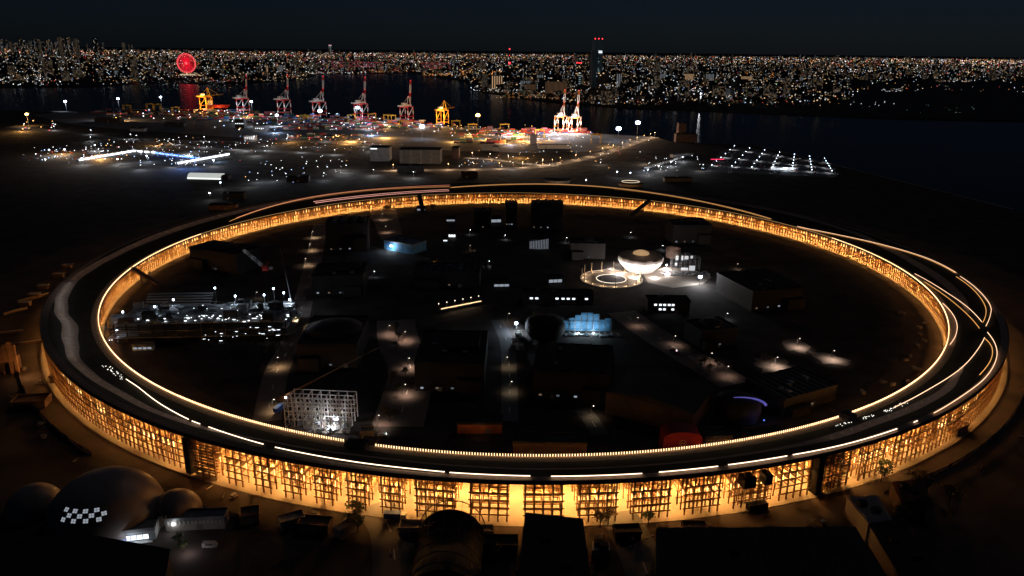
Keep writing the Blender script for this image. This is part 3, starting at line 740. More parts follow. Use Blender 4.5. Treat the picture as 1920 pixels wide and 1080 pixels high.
for i, (px, w_, h_) in enumerate((((848,445),7,4),((835,452),4,2),((925,418),16,5),((1030,402),7,2.2),((940,537),12,3),((1040,530),11,4),((790,395),9,3),((845,415),9,3))):
    o = block('lit_kiosk', ['kiosk with white glowing front in the left middle distance','tiny kiosk beside the glowing white one','kiosk under lit trusses near the far ring','small kiosk with white light before the far blocks','kiosk with bluish windows left of the office','kiosk with a blue-white screen beside the plaza','kiosk with a white lamp near the far ring escalator','kiosk with bluish glass right of the far kiosks'][i], at(*px), w_+1, 5, h_+1, .1*(i%3), DARK, ROOFM, 'kiosk', units=0)
    for k in range(3):
        MB().box((-w_/3+k*w_/3,-2.6,h_*.55),(w_/3-.4,.1,h_*.6)).build('window', G_WIN if i in (0,1,3) else G_WIND, o)
# footbridge with warm rail lights
p, q = at(825,586), at(900,571); L_ = (q-p).length
o = thing('footbridge', 'short footbridge edged by warm rail lights', 'footbridge', p, math.atan2(q.y-p.y, q.x-p.x))
MB().box((L_/2,0,2.6),(L_,4,.5)).build('deck', CONC, o); MB().box((L_/2,-1.9,3.3),(L_,.25,.3)).build('rail_light', G_WARM, o)
for i in range(6):
    MB().tube((i*L_/5,1.8,0),(i*L_/5,1.8,6),.1,.1,5).build('lamp_post', STEEL, o); MB().ball((i*L_/5,1.8,6.1),.28).build('lamp_globe', glow('globe',(1,.8,.6),5), o)
lamp('bridge_light', (L_*.3,-3,4.5), 300, SOFT, o, .3); lamp('bridge_light', (L_*.7,-3,4.5), 300, SOFT, o, .3)

# warm lamp pools along the avenues
def pools(L, label, group, power, col=SOFT, h=6.5):
    for i, px in enumerate(sorted(L, key=lambda q: q[1])): street_lamp(px, label+(f', {ORD[i]} from the far end' if len(L) > 1 else ''), group, power, col, h, rz=random.uniform(-.6,.6))
pools([(585,446),(580,470),(572,498)], 'street lamp of the far left avenue', 'lamps along the far left avenue', 3200, (1,.72,.45))
pools([(519,690),(512,770),(553,612)], 'street lamp beside the lane right of the building site', 'lamps along the left lane', 1900, (1,.70,.38))
pools([(728,628),(757,640),(765,690),(757,742),(708,800)], 'street lamp on the paved avenue left of centre', 'lamps along the middle avenue', 2100, (1,.72,.56))
pools([(1192,612),(1262,648),(1330,680),(1360,706)], 'street lamp on the curving avenue right of centre', 'lamps along the right avenue', 900, (1,.70,.55))
pools([(1494,652),(1558,676),(1452,688)], 'street lamp on a pale paved court at the right', 'lamps on the right courts', 4200, (1,.80,.66))
pools([(1337,636),(1108,782),(956,735),(952,604),(948,688)], 'street lamp beside a narrow service lane', 'lamps along service lanes', 800, (1,.72,.42))
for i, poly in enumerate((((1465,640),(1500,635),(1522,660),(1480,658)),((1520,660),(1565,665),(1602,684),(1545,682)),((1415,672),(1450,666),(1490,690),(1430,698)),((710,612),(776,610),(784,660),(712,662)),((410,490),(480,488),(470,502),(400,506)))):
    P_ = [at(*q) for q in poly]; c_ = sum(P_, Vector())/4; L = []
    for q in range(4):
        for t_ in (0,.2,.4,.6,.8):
            v_ = P_[q].lerp(P_[(q+1)%4], t_)-c_; L.append(c_+v_*(1.0+.16*math.sin(q*2.1+t_*9+i)+(.22 if .3 < t_ < .7 else -.05)))  # pale paving, its irregular outline imitates the edge of lamp pools
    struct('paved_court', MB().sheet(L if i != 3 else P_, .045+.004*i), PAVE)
pools([(440,492)], 'street lamp on the court before the left hall', 'lamp on the left court', 1300, (1,.68,.4))
for i, (px, k, s_) in enumerate((((742,625),1,.8),((748,640),1,.8),((745,615),0,.7),((742,655),0,.8))):
    tree(px, k, 'small tree on the lit court of the middle avenue', 'trees on the lit court', s_)
for px, k in (((738,715),1),((760,705),0),((770,728),1),((748,735),0),((735,725),1)): tree(px, k, 'young tree in the planting bed of the middle avenue', 'trees in the middle planting bed', .8)
for px, k in (((722,782),1),((742,785),0),((730,790),1)): tree(px, k, 'young tree beside the near end of the avenue', 'trees at the near end of the avenue', .8)
for px, k in (((1315,690),1),((1330,700),1),((1345,690),0),((1322,682),0)): tree(px, k, 'bare young tree on the right avenue', 'trees on the right avenue', .8)
for px, k in (((1432,676),1),((1445,682),1),((1440,672),0)): tree(px, k, 'tree on the left of the right courts', 'trees on the right courts', .7)
t1 = tree((655,505), 1, 'tree lit amber behind the dark pavilions', sc=1.1); lamp('tree_light', (2,-5,2), 1300, SOD, t1, .2)
t2 = tree((816,500), 1, 'bush-like tree lit amber from its foot', sc=1.0); lamp('tree_light', (1,-4,1.5), 2000, SOD, t2, .2)
MB().ball((1,-3.5,.5),.3).build('uplight', G_SOD, t2)
t3 = tree((727,402), 1, 'round tree at the foot of the far dark escalator', sc=1.4); lamp('tree_light', (0,-8,6), 500, (1,.6,.3), t3, .3)
tree((812,398), 1, 'tree on the promenade right of the far escalator', sc=1.3)
struct('far_court', MB().sheet([at(690,388),at(742,392),at(755,440),at(715,450),at(700,415)], .05), PAVE)
pools([(716,412),(722,436)], 'street lamp on the court near the far escalator', 'lamps on the far court', 1800, (1,.66,.46))

sl_ = [((620,440),'warm'),((700,520),'cool'),((880,470),'warm'),((915,500),'cool'),((1060,455),'cool'),((860,520),'cool'),((1180,445),'cool'),((1380,505),'warm'),((640,455),'cool'),((480,560),'warm'),((880,440),'cool'),((945,450),'cool'),((1360,600),'cool'),((1240,470),'cool')]
names_ = ['behind the stepped pavilion','left of the blue hall court','between the far kiosks','behind the footbridge','left of the drum pavilion site','beside the long dark pavilion','above the round plaza','near the right inner arc','beside the stepped pavilion','right of the building site','under the far kiosks','below the narrow far block','right of the two-storey office','above the drum pavilion']
for (px, k), nm in zip(sl_, names_):  # lamps added to scatter small lights over the dark interior
    street_lamp(px, f'small {k} lamp {nm}', None, 700, SOFT if k == 'warm' else COOL, 5, None if k == 'warm' else G_WHITE, head=.8)
# halls right behind the near ring
hall = gable('exhibition_hall', 'large dark hall with a brown side wall behind the near ring', at(1235,770), 34, 46, 12, 3.5, R(60), mat('hall_wall',(.09,.06,.05),.8), ROOFM)
rd = thing('red_hall', 'rounded red hall front with a round pale emblem', 'hall', at(1274,842), .03)
pts = [(-9,0),(9,0),(9,8)] + [(9*math.cos(R(t_)), 8+3.6*math.sin(R(t_))) for t_ in range(10,171,10)] + [(-9,8)]
n_ = len(pts); b = MB(); b.add([(x,-5,z) for x,z in pts]+[(x,5,z) for x,z in pts], [tuple(range(n_)), tuple(range(2*n_-1,n_-1,-1))]+[(i,n_+i,n_+(i+1)%n_,(i+1)%n_) for i in range(n_)])
b.build('shell', REDCL, rd)
em = mat('emblem_paint', (.9,.75,.66), .6, var=0); b = MB()
for i in range(24):
    a, c_ = 2*math.pi*i/24, 2*math.pi*(i+1)/24
    b.beam((1.5*math.cos(a),-5.12,6+1.5*math.sin(a)),(1.5*math.cos(c_),-5.12,6+1.5*math.sin(c_)),.28,.16)
eo = b.build('emblem_ring', em, rd)
b = MB()
sq = [(-.75,5.6),(-.6,6.25),(-.25,6.4),(0,6.0),(.2,5.6),(.55,5.65),(.75,6.3)]
for i in range(len(sq)-1): b.beam((sq[i][0],-5.12,sq[i][1]),(sq[i+1][0],-5.12,sq[i+1][1]),.24,.16)
b.build('emblem_wave', em, rd)
lamp('front_light', (7,-7.5,1.2), 55, (1,.35,.3), rd, .3); lamp('front_light', (-3,-7,1.0), 16, (1,.5,.4), rd, .3)
MB().box((6,-7.6,.3),(.4,.3,.3)).build('floor_lamp', G_RED, rd)
o = block('lattice_kiosk', 'small brown building with a lattice front beside the red hall', at(1338,834), 13, 9, 6, .12, BROWN, ROOFM, 'kiosk', units=0)
for i in range(7): MB().box((-5.4+i*1.8,-4.7,3.2),(.18,.2,5)).build('bar', PALE, o)
for i in range(4): MB().box((0,-4.72,1.4+i*1.3),(11.6,.16,.18)).build('rail', PALE, o)
lamp('kiosk_light', (0,-8,3), 60, SOFT, o, .3)
o = block('long_shed', 'long low shed with a row of small warm lights, right of the lattice kiosk', at(1428,826), 18, 8, 4.5, .2, BROWN, ROOFM, 'shed', units=0)
for i in range(8): MB().box((-7.6+i*2.2,-4.3,4.2),(1.5,.2,.35)).build('light', G_WINW, o)
lamp('shed_light', (0,-7,3.4), 120, SOFT, o, .3)
block('long_wall_building', 'long brown low building just behind the middle of the near rim', at(1030,845), 34, 9, 6, -.02, BROWN, ROOFM, 'building', units=0)
block('red_roof_building', 'low rust red building left of centre behind the near rim', at(900,806), 22, 8, 5, .02, mat('rust_cladding',(.36,.13,.06),.8), ROOFM, 'building', units=0)
lamp('rust_light', tuple(at(900,822)+Vector((0,0,4))), 60, (1,.45,.2), None, .4)
block('corner_kiosk', 'small tan kiosk beside the near stair canopy', at(690,822), 6, 5, 4, .2, PALE, PALE, 'kiosk', units=0)
# blue-lit curved roof
o = thing('blue_arch_pavilion', 'pavilion with a curved roof edge glowing violet blue', 'pavilion', at(1388,790))
b = MB(); n_ = 16
for i in range(n_):
    a, c_ = math.pi*(.4+.6*i/n_), math.pi*(.4+.6*(i+1)/n_); w_ = .25+.75*i/n_
    b.beam((-12*math.cos(a),3*math.sin(a),9+3*math.sin(a)),(-12*math.cos(c_),3*math.sin(c_),9+3*math.sin(c_)),w_,w_*1.2)
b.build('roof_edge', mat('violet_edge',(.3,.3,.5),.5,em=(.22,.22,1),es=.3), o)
MB().lathe([(11,0),(11.5,5),(11.5,9),(7,11),(.01,11.6)],28,(0,6)).build('shell', DARK, o, True)
lamp('blue_light', (9,-8,5), 420, (.12,.2,1), o, .4); MB().box((9,-8,5),(.5,.4,.3)).build('wall_lamp', G_BLUE, o)
# construction debris and signs along the inside right promenade
for i in range(16):
    a = 312+i*2.2+random.uniform(-1.5,1.5); p = pol(293+random.uniform(-9,5), a, 0)
    o = thing('material_stack', f'low pallet stack inside the right arc, {ORD[i]} from the near end', 'material stack', p, random.uniform(0,3), 'stacks along the right promenade')
    for k in range(3): MB().box((random.uniform(-.3,.3),0,.25+k*.5),(random.uniform(2,4),1.6,.42),random.uniform(-.1,.1)).build('pallet', TIMBER if k%2 else PALE, o)

# ------------------------------------------------------------------ near side, outside the ring
def dome(px, r, label, hgt=.72):
    p = at(*px); o = thing('dome_pavilion', label, 'dome', p)
    k = 14; prof = [(r*math.cos(R(90*i/k)), r*hgt*1.0*math.sin(R(90*i/k))) for i in range(k)] + [(.01, r*hgt)]
    prof = [(r*.97,0)] + [(a, z+1.2) for a, z in prof]
    MB().lathe(prof, 40).build('shell', CREAM, o, True)
    MB().lathe([(r*.97+.5,0),(r*.97+.5,.6),(r*.9,.6)],40).build('base_ring', CONC, o)
    return o, r, r*hgt
o, r_, h_ = dome((203,972), 21.5, 'largest of three smooth domes, with a checker of lit windows', .86)
# checker of lit windows on the side that faces the camera
for row, (el, cols) in enumerate(((33,(0,2,4,6)),(26.5,(1,3,5,7)),(20,(0,2,4,6)))):
    for c_ in cols:
        az = R(-111 + c_*7.0 + row*1.0); e = R(el*.8+17)
        rr = 21.5*math.cos(e)+.05; z = 21.5*.86*math.sin(e)+1.25
        nrm = Vector((math.cos(e)*math.cos(az), math.cos(e)*math.sin(az), math.sin(e)/.86)).normalized()
        ctr = Vector((rr*math.cos(az), rr*math.sin(az), z)) + nrm*.12
        s_ = Vector((-math.sin(az), math.cos(az), 0)); u = nrm.cross(s_)
        f = MB().add([ctr+s_*a*.95+u*b_*.85 for a,b_ in ((-1,-1),(1,-1),(1,1),(-1,1))],[(0,1,2,3)]).build('window', GREYM, o)
        for a0 in (-.53,.53):
            for b0 in (-.48,.48):
                cc = ctr+s_*a0*.88+u*b0*.84+nrm*.04
                MB().add([cc+s_*a*.4+u*b_*.35 for a,b_ in ((-1,-1),(1,-1),(1,1),(-1,1))],[(0,1,2,3)]).build('pane', glow('dome_pane',(.80,.88,1),.36), f)
dome((333,965), 9.6, 'small dome right of the largest dome', .95)
dome((68,958), 10.5, 'small dark dome left of the largest dome', .95)
o = block('glass_foyer', 'flat-roofed foyer with a band of bright bluish windows before the big dome', at(252,1006), 17, 7, 4.2, .22, WHITE, PALE, 'foyer', units=0)
lit_windows(o, 6, 1.9, 2.0, 2.15, -5.6, -3.5, 1.9, G_WIN)
MB().box((0,-4.6,.25),(15,1.6,.3)).build('step', WHITE, o); lamp('foyer_light', (0,-7,3), 260, (.7,.82,1), o, .4)
lamp('blue_strip', (-2,-4.6,.9), 60, (.15,.3,1), o, .2)
o = block('entrance_canopy', 'grey ribbed canopy building right of the lit foyer', at(372,985), 22, 6, 4.5, .1, PALE, GREYM, 'canopy', units=0)
for i in range(14): MB().box((-10+i*1.5,-3.2,3.7),(.5,.3,1.4)).build('rib', WHITE, o)
lamp('canopy_light', (-8,-5,3.6), 120, NEUT, o, .3); MB().box((-8,-3.5,3.2),(.9,.3,.7)).build('lamp', G_WHITE, o)
bigroof = thing('foreground_hall', 'big black roof filling the lower left corner', 'hall', (0,0,0))
zt = 16; pr = [at(140,1000,zt), at(318,1032,zt), at(300,1130,zt), at(-120,1130,zt), at(-160,1040,zt)]
MB().poly(pr, 0, zt).build('wall', DARK, bigroof)
cen = sum(pr, Vector())/5; MB().poly([cen+(p_-cen)*1.01 for p_ in pr], zt, zt+.5).build('roof', ROOFM, bigroof)
def quad_hall(name, label, px, z, wall=DARK, roof=ROOFM, cat='hall'):
    o = thing(name, label, cat, (0,0,0)); P_ = [at(x,y,z) for x,y in px]
    MB().poly(P_, 0, z).build('wall', wall, o)
    c_ = sum(P_, Vector())/len(P_); r = MB().poly([c_+(p_-c_)*1.012 for p_ in P_], z, z+.4).build('roof', roof, o)
    for k in range(1, 14):
        MB().beam(P_[0].lerp(P_[1],k/14)+Vector((0,0,.5)), P_[3].lerp(P_[2],k/14)+Vector((0,0,.5)), .25, .25).build('roof_seam', roof, r)
    for k in range(2):
        q = P_[0].lerp(P_[2], .35+.3*k); MB().box((q.x,q.y,z+1.2),(3,2.4,1.6)).build('roof_unit', DARK, r)
    return o
quad_hall('box_hall', 'tall dark box hall in front of the ring at bottom centre', ((985,963),(1093,975),(1112,1130),(968,1130)), 20, mat('umber_cladding',(.07,.045,.04),.8), mat('umber_roof',(.06,.04,.036),.8))
quad_hall('wide_hall', 'very wide black flat hall at the bottom right', ((1232,992),(1602,990),(1690,1140),(1232,1140)), 14)
quad_hall('slab_building', 'long narrow building with a pale end at the bottom right', ((1588,934),(1644,930),(1672,976),(1628,983)), 8, PALE, PALE, 'building')
quad_hall('slab_wing', 'dark wing with a pale side wall behind the narrow building', ((1630,986),(1674,979),(1770,1085),(1702,1105)), 7, PALE, ROOFM, 'building')
quad_hall('timber_barn', 'reddish tent-like building right of the narrow building', ((1672,905),(1735,898),(1740,935),(1690,945)), 7, BROWN, mat('red_roof',(.16,.05,.03),.8), 'building')
quad_hall('grey_kiosk', 'small grey box kiosk right of the box hall', ((1111,1017),(1142,1017),(1144,1034),(1110,1034)), 5, GREYM, GREYM, 'kiosk')
# hoop-framed vault
va = thing('hoop_vault', 'dark barrel vault framed by thin hoops, left of the box hall', 'vault', at(842,1055), 0)
n_ = 20; b = MB(); vs = []
for y in (-22, 12):
    for i in range(n_+1):
        a = math.pi*i/n_; vs.append((12.2*math.cos(a), y, 14.5*math.sin(a)**.8))
b.add(vs, [(i, i+1, n_+2+i, n_+1+i) for i in range(n_)] + [tuple(range(n_+1)), tuple(range(2*n_+1, n_, -1))]).build('shell', DARK, va, True)
for j in range(7):
    y = -20+j*6; sc_ = 1.05; b = MB()
    for i in range(n_):
        a, c_ = math.pi*i/n_, math.pi*(i+1)/n_
        b.beam((12.2*sc_*math.cos(a), y, 14.9*sc_*math.sin(a)**.8),(12.2*sc_*math.cos(c_), y, 14.9*sc_*math.sin(c_)**.8),.26,.3)
    b.build('hoop', BROWN, va)
for i in range(2,n_-1,3):
    a = math.pi*i/n_; MB().beam((12.8*math.cos(a),-21,15.6*math.sin(a)**.8),(12.8*math.cos(a),17,15.6*math.sin(a)**.8),.2).build('purlin', BROWN, va)
# wooden pavilion at the left edge
lw = thing('timber_pavilion', 'angular plank pavilion glowing orange at the left edge', 'pavilion', at(12,700), .25)
for i in range(5): MB().box((-6+i*2.6,-1,10+i*.8),(2.4,.35,7+i*1.2), .06*i).build('plank', mat('orange_plank',(.42,.24,.12),.7), lw)
for x in (3.5, 6.2): MB().box((x,-.4,8.5),(1.6,1.6,17)).build('pier', mat('orange_plank',(.42,.24,.12),.7), lw)
MB().box((-2,5,4),(14,8,8)).build('back_room', BROWN, lw)
lamp('pavilion_light', (14,-9,5), 1500, (1,.45,.16), lw, .5)
# stepped terrace lights at left
for i, (px, L_) in enumerate((((63,560),22),((30,585),16),((52,645),26),((20,625),14))):
    o = thing('terrace_wall', ['upper brown retaining wall left of the ring','short retaining wall far left of the ring','lower brown retaining wall left of the ring','small retaining wall at the left edge'][i], 'wall', at(*px), R(60 if i < 2 else 25))
    MB().box((0,0,.8),(L_,.6,1.6)).build('wall_face', BROWN, o); MB().box((0,0,1.68),(L_+.3,.9,.16)).build('coping', PALE, o)
for i, px in enumerate(((127,502),(111,519),(82,541),(66,557),(48,573))):
    p = at(*px); o = thing('shed_roof', 'small flat pale roof in the row outside the left arc', 'shed', p, .1, 'sheds outside the left arc')
    MB().box((0,0,1.4),(7,3.5,2.8)).build('wall', BROWN, o); MB().box((0,0,2.95),(8,4.5,.3)).build('roof', PALE, o)
# sheds, huts and trucks on the near apron
for i, (px, w_, d_, rz, m) in enumerate((((548,985),9,5,.5,PALE),((592,993),12,6,-.1,BROWN),((648,1000),8,4,.9,PALE),((775,1000),10,5,0,PALE),((905,1008),8,4,.05,PALE),((1300,1000),9,4,0,BROWN),((1175,1008),10,5,.1,DARK),((935,1030),14,6,0,DARK),((470,975),7,6,.3,BROWN),((1795,810),10,5,.6,BROWN),((120,712),12,7,.3,BROWN),((60,760),16,9,.2,BROWN))):
    block('site_hut', ['tan hut left of the apron trees','brown flat hut on the near apron','tan hut beside the apron tree','pale hut left of the hoop vault','pale hut between the vault and the box hall','brown hut behind the wide black hall','dark hut beside the lane right of the box hall','dark low hut left of the box hall','brown hut right of the domes','brown hut outside the right arc','brown hut outside the left arc','large brown shed outside the left arc'][i], at(*px), w_, d_, 3.2, rz, m, m, 'hut', units=0)
for px, k, s_ in (((668,985),0,1.6),((672,1000),2,1.3)): tree(px, k, 'dark bushy tree at the edge of the lit apron', 'trees on the near apron', s_)
for px, k in (((1140,985),1),((1125,990),1),((1215,985),0),((1325,1030),0),((930,1045),2)): tree(px, k, 'shadowy tree in front of the ring at the right of centre', 'trees right of centre', 1.0)
for px, k in (((335,1022),2),((345,1035),2)):
    t_ = tree(px, k, 'whitish lit tree beside the foyer lane', 'lit trees by the foyer', .9)
lamp('tree_flood', tuple(at(352,1040)+Vector((0,0,3))), 300, (1,.85,.85), None, .3)
for i in range(10): tree((1650+random.uniform(0,130), 1000-i*12+random.uniform(-4,4)), i%3, f'dark tree outside the right arc, {ORD[i]} from the near end', 'trees outside the right arc', 1.3)

zones = ((213,232,'outside the left arc'),(232,250,'between the domes and the ring'),(250,268,'left of the box hall'),(268,288,'right of the box hall'),(288,325,'outside the right arc'))
for a0, a1, zn in zones:
    for i in range(9):
        p = pol(random.uniform(343.5,362), random.uniform(a0,a1), 0); big = random.random() < .4
        o = thing('site_barrier' if not big else 'material_stack', ('low striped site barrier ' if not big else 'stack of boards and crates ')+zn, 'barrier' if not big else 'material stack', p, random.uniform(0,3), ('barriers ' if not big else 'stacks ')+zn)
        if big:
            for k in range(3): MB().box((random.uniform(-.4,.4),random.uniform(-.3,.3),.3+k*.6),(random.uniform(1.6,4),random.uniform(1.2,2),.52),random.uniform(-.2,.2)).build('board_bundle', (TIMBER, PALE, GREYM)[k], o)
        else:
            MB().box((0,0,.75),(4,.12,.3)).build('rail', WHITE, o)
            for x in (-1.6,1.6): MB().box((x,0,.45),(.12,.7,.9)).build('leg', ORANGEP, o)
for i, (a0, a1, r_) in enumerate(((214,236,352),(240,252,356),(296,330,350))):
    o = thing('site_fence', ['panel fence curving outside the left arc','panel fence curving behind the domes','panel fence curving outside the right arc'][i], 'fence', (0,0,0))
    k = int((a1-a0)*2)
    for q in range(k):
        t0 = a0+(a1-a0)*q/k; t1 = a0+(a1-a0)*(q+.95)/k; MB().beam(pol(r_,t0,1.0), pol(r_,t1,1.0), .08, 1.8).build('panel', PALE if q % 5 else BROWN, o)
# vehicles
def vehicle_parts(L_, w_, h_, kind, m):
    out = []
    hb = h_*(.55 if kind == 'car' else .9)
    b = MB(); x = L_/2; y = w_/2
    if kind == 'car':
        prof = [(-x,.35),(x,.35),(x,.75),(x*.55,.9),(x*.25,h_),(-x*.55,h_),(-x*.95,.95)]
    elif kind == 'van':
        prof = [(-x,.4),(x,.4),(x,1.1),(x*.72,h_),(-x,h_)]
    else:
        prof = [(-x,.9),(x*.45,.9),(x*.45,h_),(-x,h_)]
    n_ = len(prof)
    b.add([(a,-y,z) for a,z in prof]+[(a,y,z) for a,z in prof], [tuple(range(n_)), tuple(range(2*n_-1,n_-1,-1))]+[(i,n_+i,n_+(i+1)%n_,(i+1)%n_) for i in range(n_)])
    out.append(('body', b.mesh('body', m)))
    if kind == 'truck':
        out.append(('cab', MB().add([(x*.5,-y,.6),(x,-y,.6),(x,y,.6),(x*.5,y,.6),(x*.5,-y,h_*.85),(x*.92,-y,h_*.85),(x*.92,y,h_*.85),(x*.5,y,h_*.85)], MB.BF).mesh('cab', WHITE)))
    g = MB()
    for s_ in (-1,1): g.box((0 if kind != 'car' else -x*.15, s_*(y+.01), h_*.78),(L_*.55 if kind != 'truck' else .01,.03,h_*.25))
    if kind != 'truck': out.append(('side_window', g.mesh('side_window', GLASSD)))
    wm = MB().tube((0,-.12,0),(0,.12,0),.34,.34,10).mesh('wheel', RUBBER)
    return out, wm
VEH = {}
def vehicle(p, rz, kind, m, label, group=None, lights=False):
    L_, w_, h_ = {'car':(4.4,1.75,1.45),'van':(5.2,1.9,2.2),'truck':(9,2.4,3.3)}[kind]
    k = (kind, m.name)
    if k not in VEH: VEH[k] = vehicle_parts(L_, w_, h_, kind, m)
    parts, wm = VEH[k]
    o = thing({'car':'parked_car','van':'van','truck':'truck'}[kind], label, kind, p, rz, group)
    for nm, me in parts: inst(nm, me, o)
    for x in (-L_*.32, L_*.32):
        for y in (-w_/2+.1, w_/2-.1): inst('wheel', wm, o, (x,y,.34))
    if lights:
        for y in (-.6,.6): MB().box((L_/2+.03,y,.8),(.08,.4,.25)).build('headlight', G_WHITE, o)
    return o
vehicle(at(394,1026), .05, 'van', WHITE, 'white van parked on the dark lane right of the foyer')
vehicle(at(742,974), .0, 'truck', BLUEP, 'blue truck parked on the apron before the ring')
vehicle(at(716,817), .3, 'car', WHITE, 'white car near the near end of the paved avenue', None, True)
vehicle(at(600,880), -.3, 'car', GREYM, 'grey car on the pavement under the ring')
vehicle(at(1262,658), -.5, 'car', REDP, 'red car on the curving right avenue', None, True)
vehicle(at(1270,664), -.5, 'car', REDP, 'second red car just ahead on the right avenue')
vehicle(at(526,770), 1.3, 'truck', BLUEP, 'blue truck beside the left lane behind the near rim', None, True)

# ------------------------------------------------------------------ beyond the ring: tank, car parks, market, harbour
tk = thing('cone_tank', 'pale flared round hall with a dark flat top behind the far ring', 'round hall', at(1045,347))
MB().lathe([(14,0),(15.5,3),(19,8.6)],40).build('wall', PALE, tk, True); MB().lathe([(19.4,8.5),(19.6,9.2),(.01,9.6)],40).build('roof', ROOFM, tk)
for i in range(8):
    a = math.pi*(1.1+.8*i/7); MB().box((14.8*math.cos(a),14.8*math.sin(a),1.2),(.8,.8,2.0),a).build('door', DARK, tk)
lamp('wall_light', (2,-34,7), 1800, (1,.85,.7), tk, .5)
ov = thing('oval_hall', 'low oval roof glowing warm at its edge behind the far ring', 'hall', at(1182,348))
MB().lathe([(16,0),(17,3.5)],36,sy=.8).build('wall', WHITE, ov); MB().lathe([(18.5,3.6),(18.5,4.4),(13,5.4),(12,5.0),(.01,5.0)],36,sy=.8).build('roof', BROWN, ov)
MB().lathe([(12.4,5.5),(12.4,5.9),(11.9,5.9),(11.9,5.4)],36,sy=.8).build('light_ring', glow('oval_light',(1,.8,.55),1.2), ov)
for i, (px, lab) in enumerate((((1157,322),'left of two bright lamps behind the far ring, right of the flared hall'),((1182,324),'right of two bright lamps behind the far ring'),((1099,337),'small bright lamp between the two round halls'),((413,342),'bright lamp beside the white tent left of the ring'),((393,362),'lone white lamp outside the left far arc'))):
    flood(px, lab, 1500, NEUT, 9, G_COOL, .9)
for i, (px, w_, d_, h_, m) in enumerate((((440,372),26,14,6,DARK),((420,392),30,12,5,BROWN),((770,322),40,16,9,DARK),((880,332),24,12,6,DARK),((560,340),30,14,6,DARK),((1270,340),40,8,5,GREYM))):
    block('service_building', ['dark service block outside the upper left arc','brown service block hugging the upper left arc','dark service hall before the grey warehouses','small dark service block left of the flared hall','dark service block above the red-lit terrace','grey platform building right of the oval hall'][i], at(*px), w_, d_, h_, .1, m, ROOFM, 'building', units=1)
# white barrel tent
tn = thing('white_tent', 'long white barrel tent glowing from inside', 'tent', at(388,334), -.05)
n_ = 10; tp = [(9*math.cos(math.pi*i/n_), 5.5*math.sin(math.pi*i/n_)) for i in range(n_+1)]
for k in range(6):
    x0 = -24+k*8; b = MB(); b.add([(x0,y,z+1.6) for y,z in tp]+[(x0+7.9,y,z+1.6) for y,z in tp], [(i,n_+1+i,n_+2+i,i+1) for i in range(n_)])
    b.build('roof_panel', mat('tent_cloth',(.75,.75,.72),.7,em=(.95,1,.95),es=.5), tn)
MB().box((0,-9.05,.9),(48,.1,1.7)).build('light_band', glow('tent_band',(.95,1,.96),1.8), tn)
MB().box((30,-2,3),(9,14,6)).build('annex', DARK, tn)
# night market booths in two lit rows
booth_label = {'w':'white glowing market booth from the left in the long row','b':'blue glowing market booth from the left in the bent row','e':'white glowing market booth from the left in the short end row'}
def booth(p, rz, kind, i):
    o = thing('market_booth', ORD[i]+' '+booth_label[kind], 'booth', p, rz, 'market booths, '+{'w':'white row','b':'blue row','e':'end row'}[kind])
    o.scale = (1.35,)*3; inst('roof', BOO[0], o); inst('counter', BOO[1], o); inst('light_strip', BOO[2 if kind != 'b' else 3], o); return o
BOO = [MB().add([(-4,-3,3),(4,-3,3),(4,3,3),(-4,3,3),(0,0,4.6)],[(0,1,4),(1,2,4),(2,3,4),(3,0,4),(3,2,1,0)]).mesh('roof', WHITE),
       MB().box((0,0,1.2),(7,4.6,2.2)).mesh('counter', GREYM), MB().box((0,-3.1,2.6),(7.8,.3,1.7)).mesh('light_strip', glow('booth_white',(.86,.93,1),5)),
       MB().box((0,-3.1,2.6),(7.8,.3,1.7)).mesh('light_strip', glow('booth_blue',(.08,.2,1),5))]
def row(a, b_, n_, kind, k0=0):
    p, q = at(*a), at(*b_); rz = math.atan2(q.y-p.y, q.x-p.x)
    for i in range(n_): booth(p.lerp(q, i/(n_-1)), rz, kind, i+k0)
row((150,303),(250,286),11,'w'); row((254,286),(292,289),4,'w',11); row((298,290),(374,300),9,'b'); row((335,309),(423,293),10,'e')
for i, (px, pw, c_) in enumerate((((178,272),2500,NEUT),((153,297),3500,NEUT),((92,281),2000,NEUT),((275,292),2500,COOL),((340,304),6000,(.15,.3,1)),((365,303),4000,(.2,.4,1)),((400,300),2500,NEUT),((220,298),2500,NEUT),((121,280),1500,NEUT))):
    pw *= 4; flood(px, ['white mast lamp behind the market','white mast lamp at the near corner of the market','white mast lamp at the left of the market','cool mast lamp beside the market bend','blue mast lamp inside the market bend','second blue mast lamp by the market','white mast lamp at the market end','white mast lamp over the long market row','small white mast lamp left of the market'][i], pw, c_, 10, G_BLUE if 4 <= i <= 5 else G_COOL, 1.1)
struct('market_yard', MB().sheet([at(60,292),at(160,310),at(430,306),at(425,292),at(260,280),at(110,272)], .02), ASPH)
mk = [WHITE, GREYM, REDP, BLUEP, DARK]
for i in range(46):
    x = random.uniform(40,250); y = 300-(x-40)*.06+random.uniform(-14,6)
    vehicle(at(x, y), random.choice((.2,.25,1.8)), 'car', mk[i%5], {0:'white',1:'grey',2:'red',3:'blue',4:'black'}[i%5]+' car parked beside the night market', 'cars beside the night market')
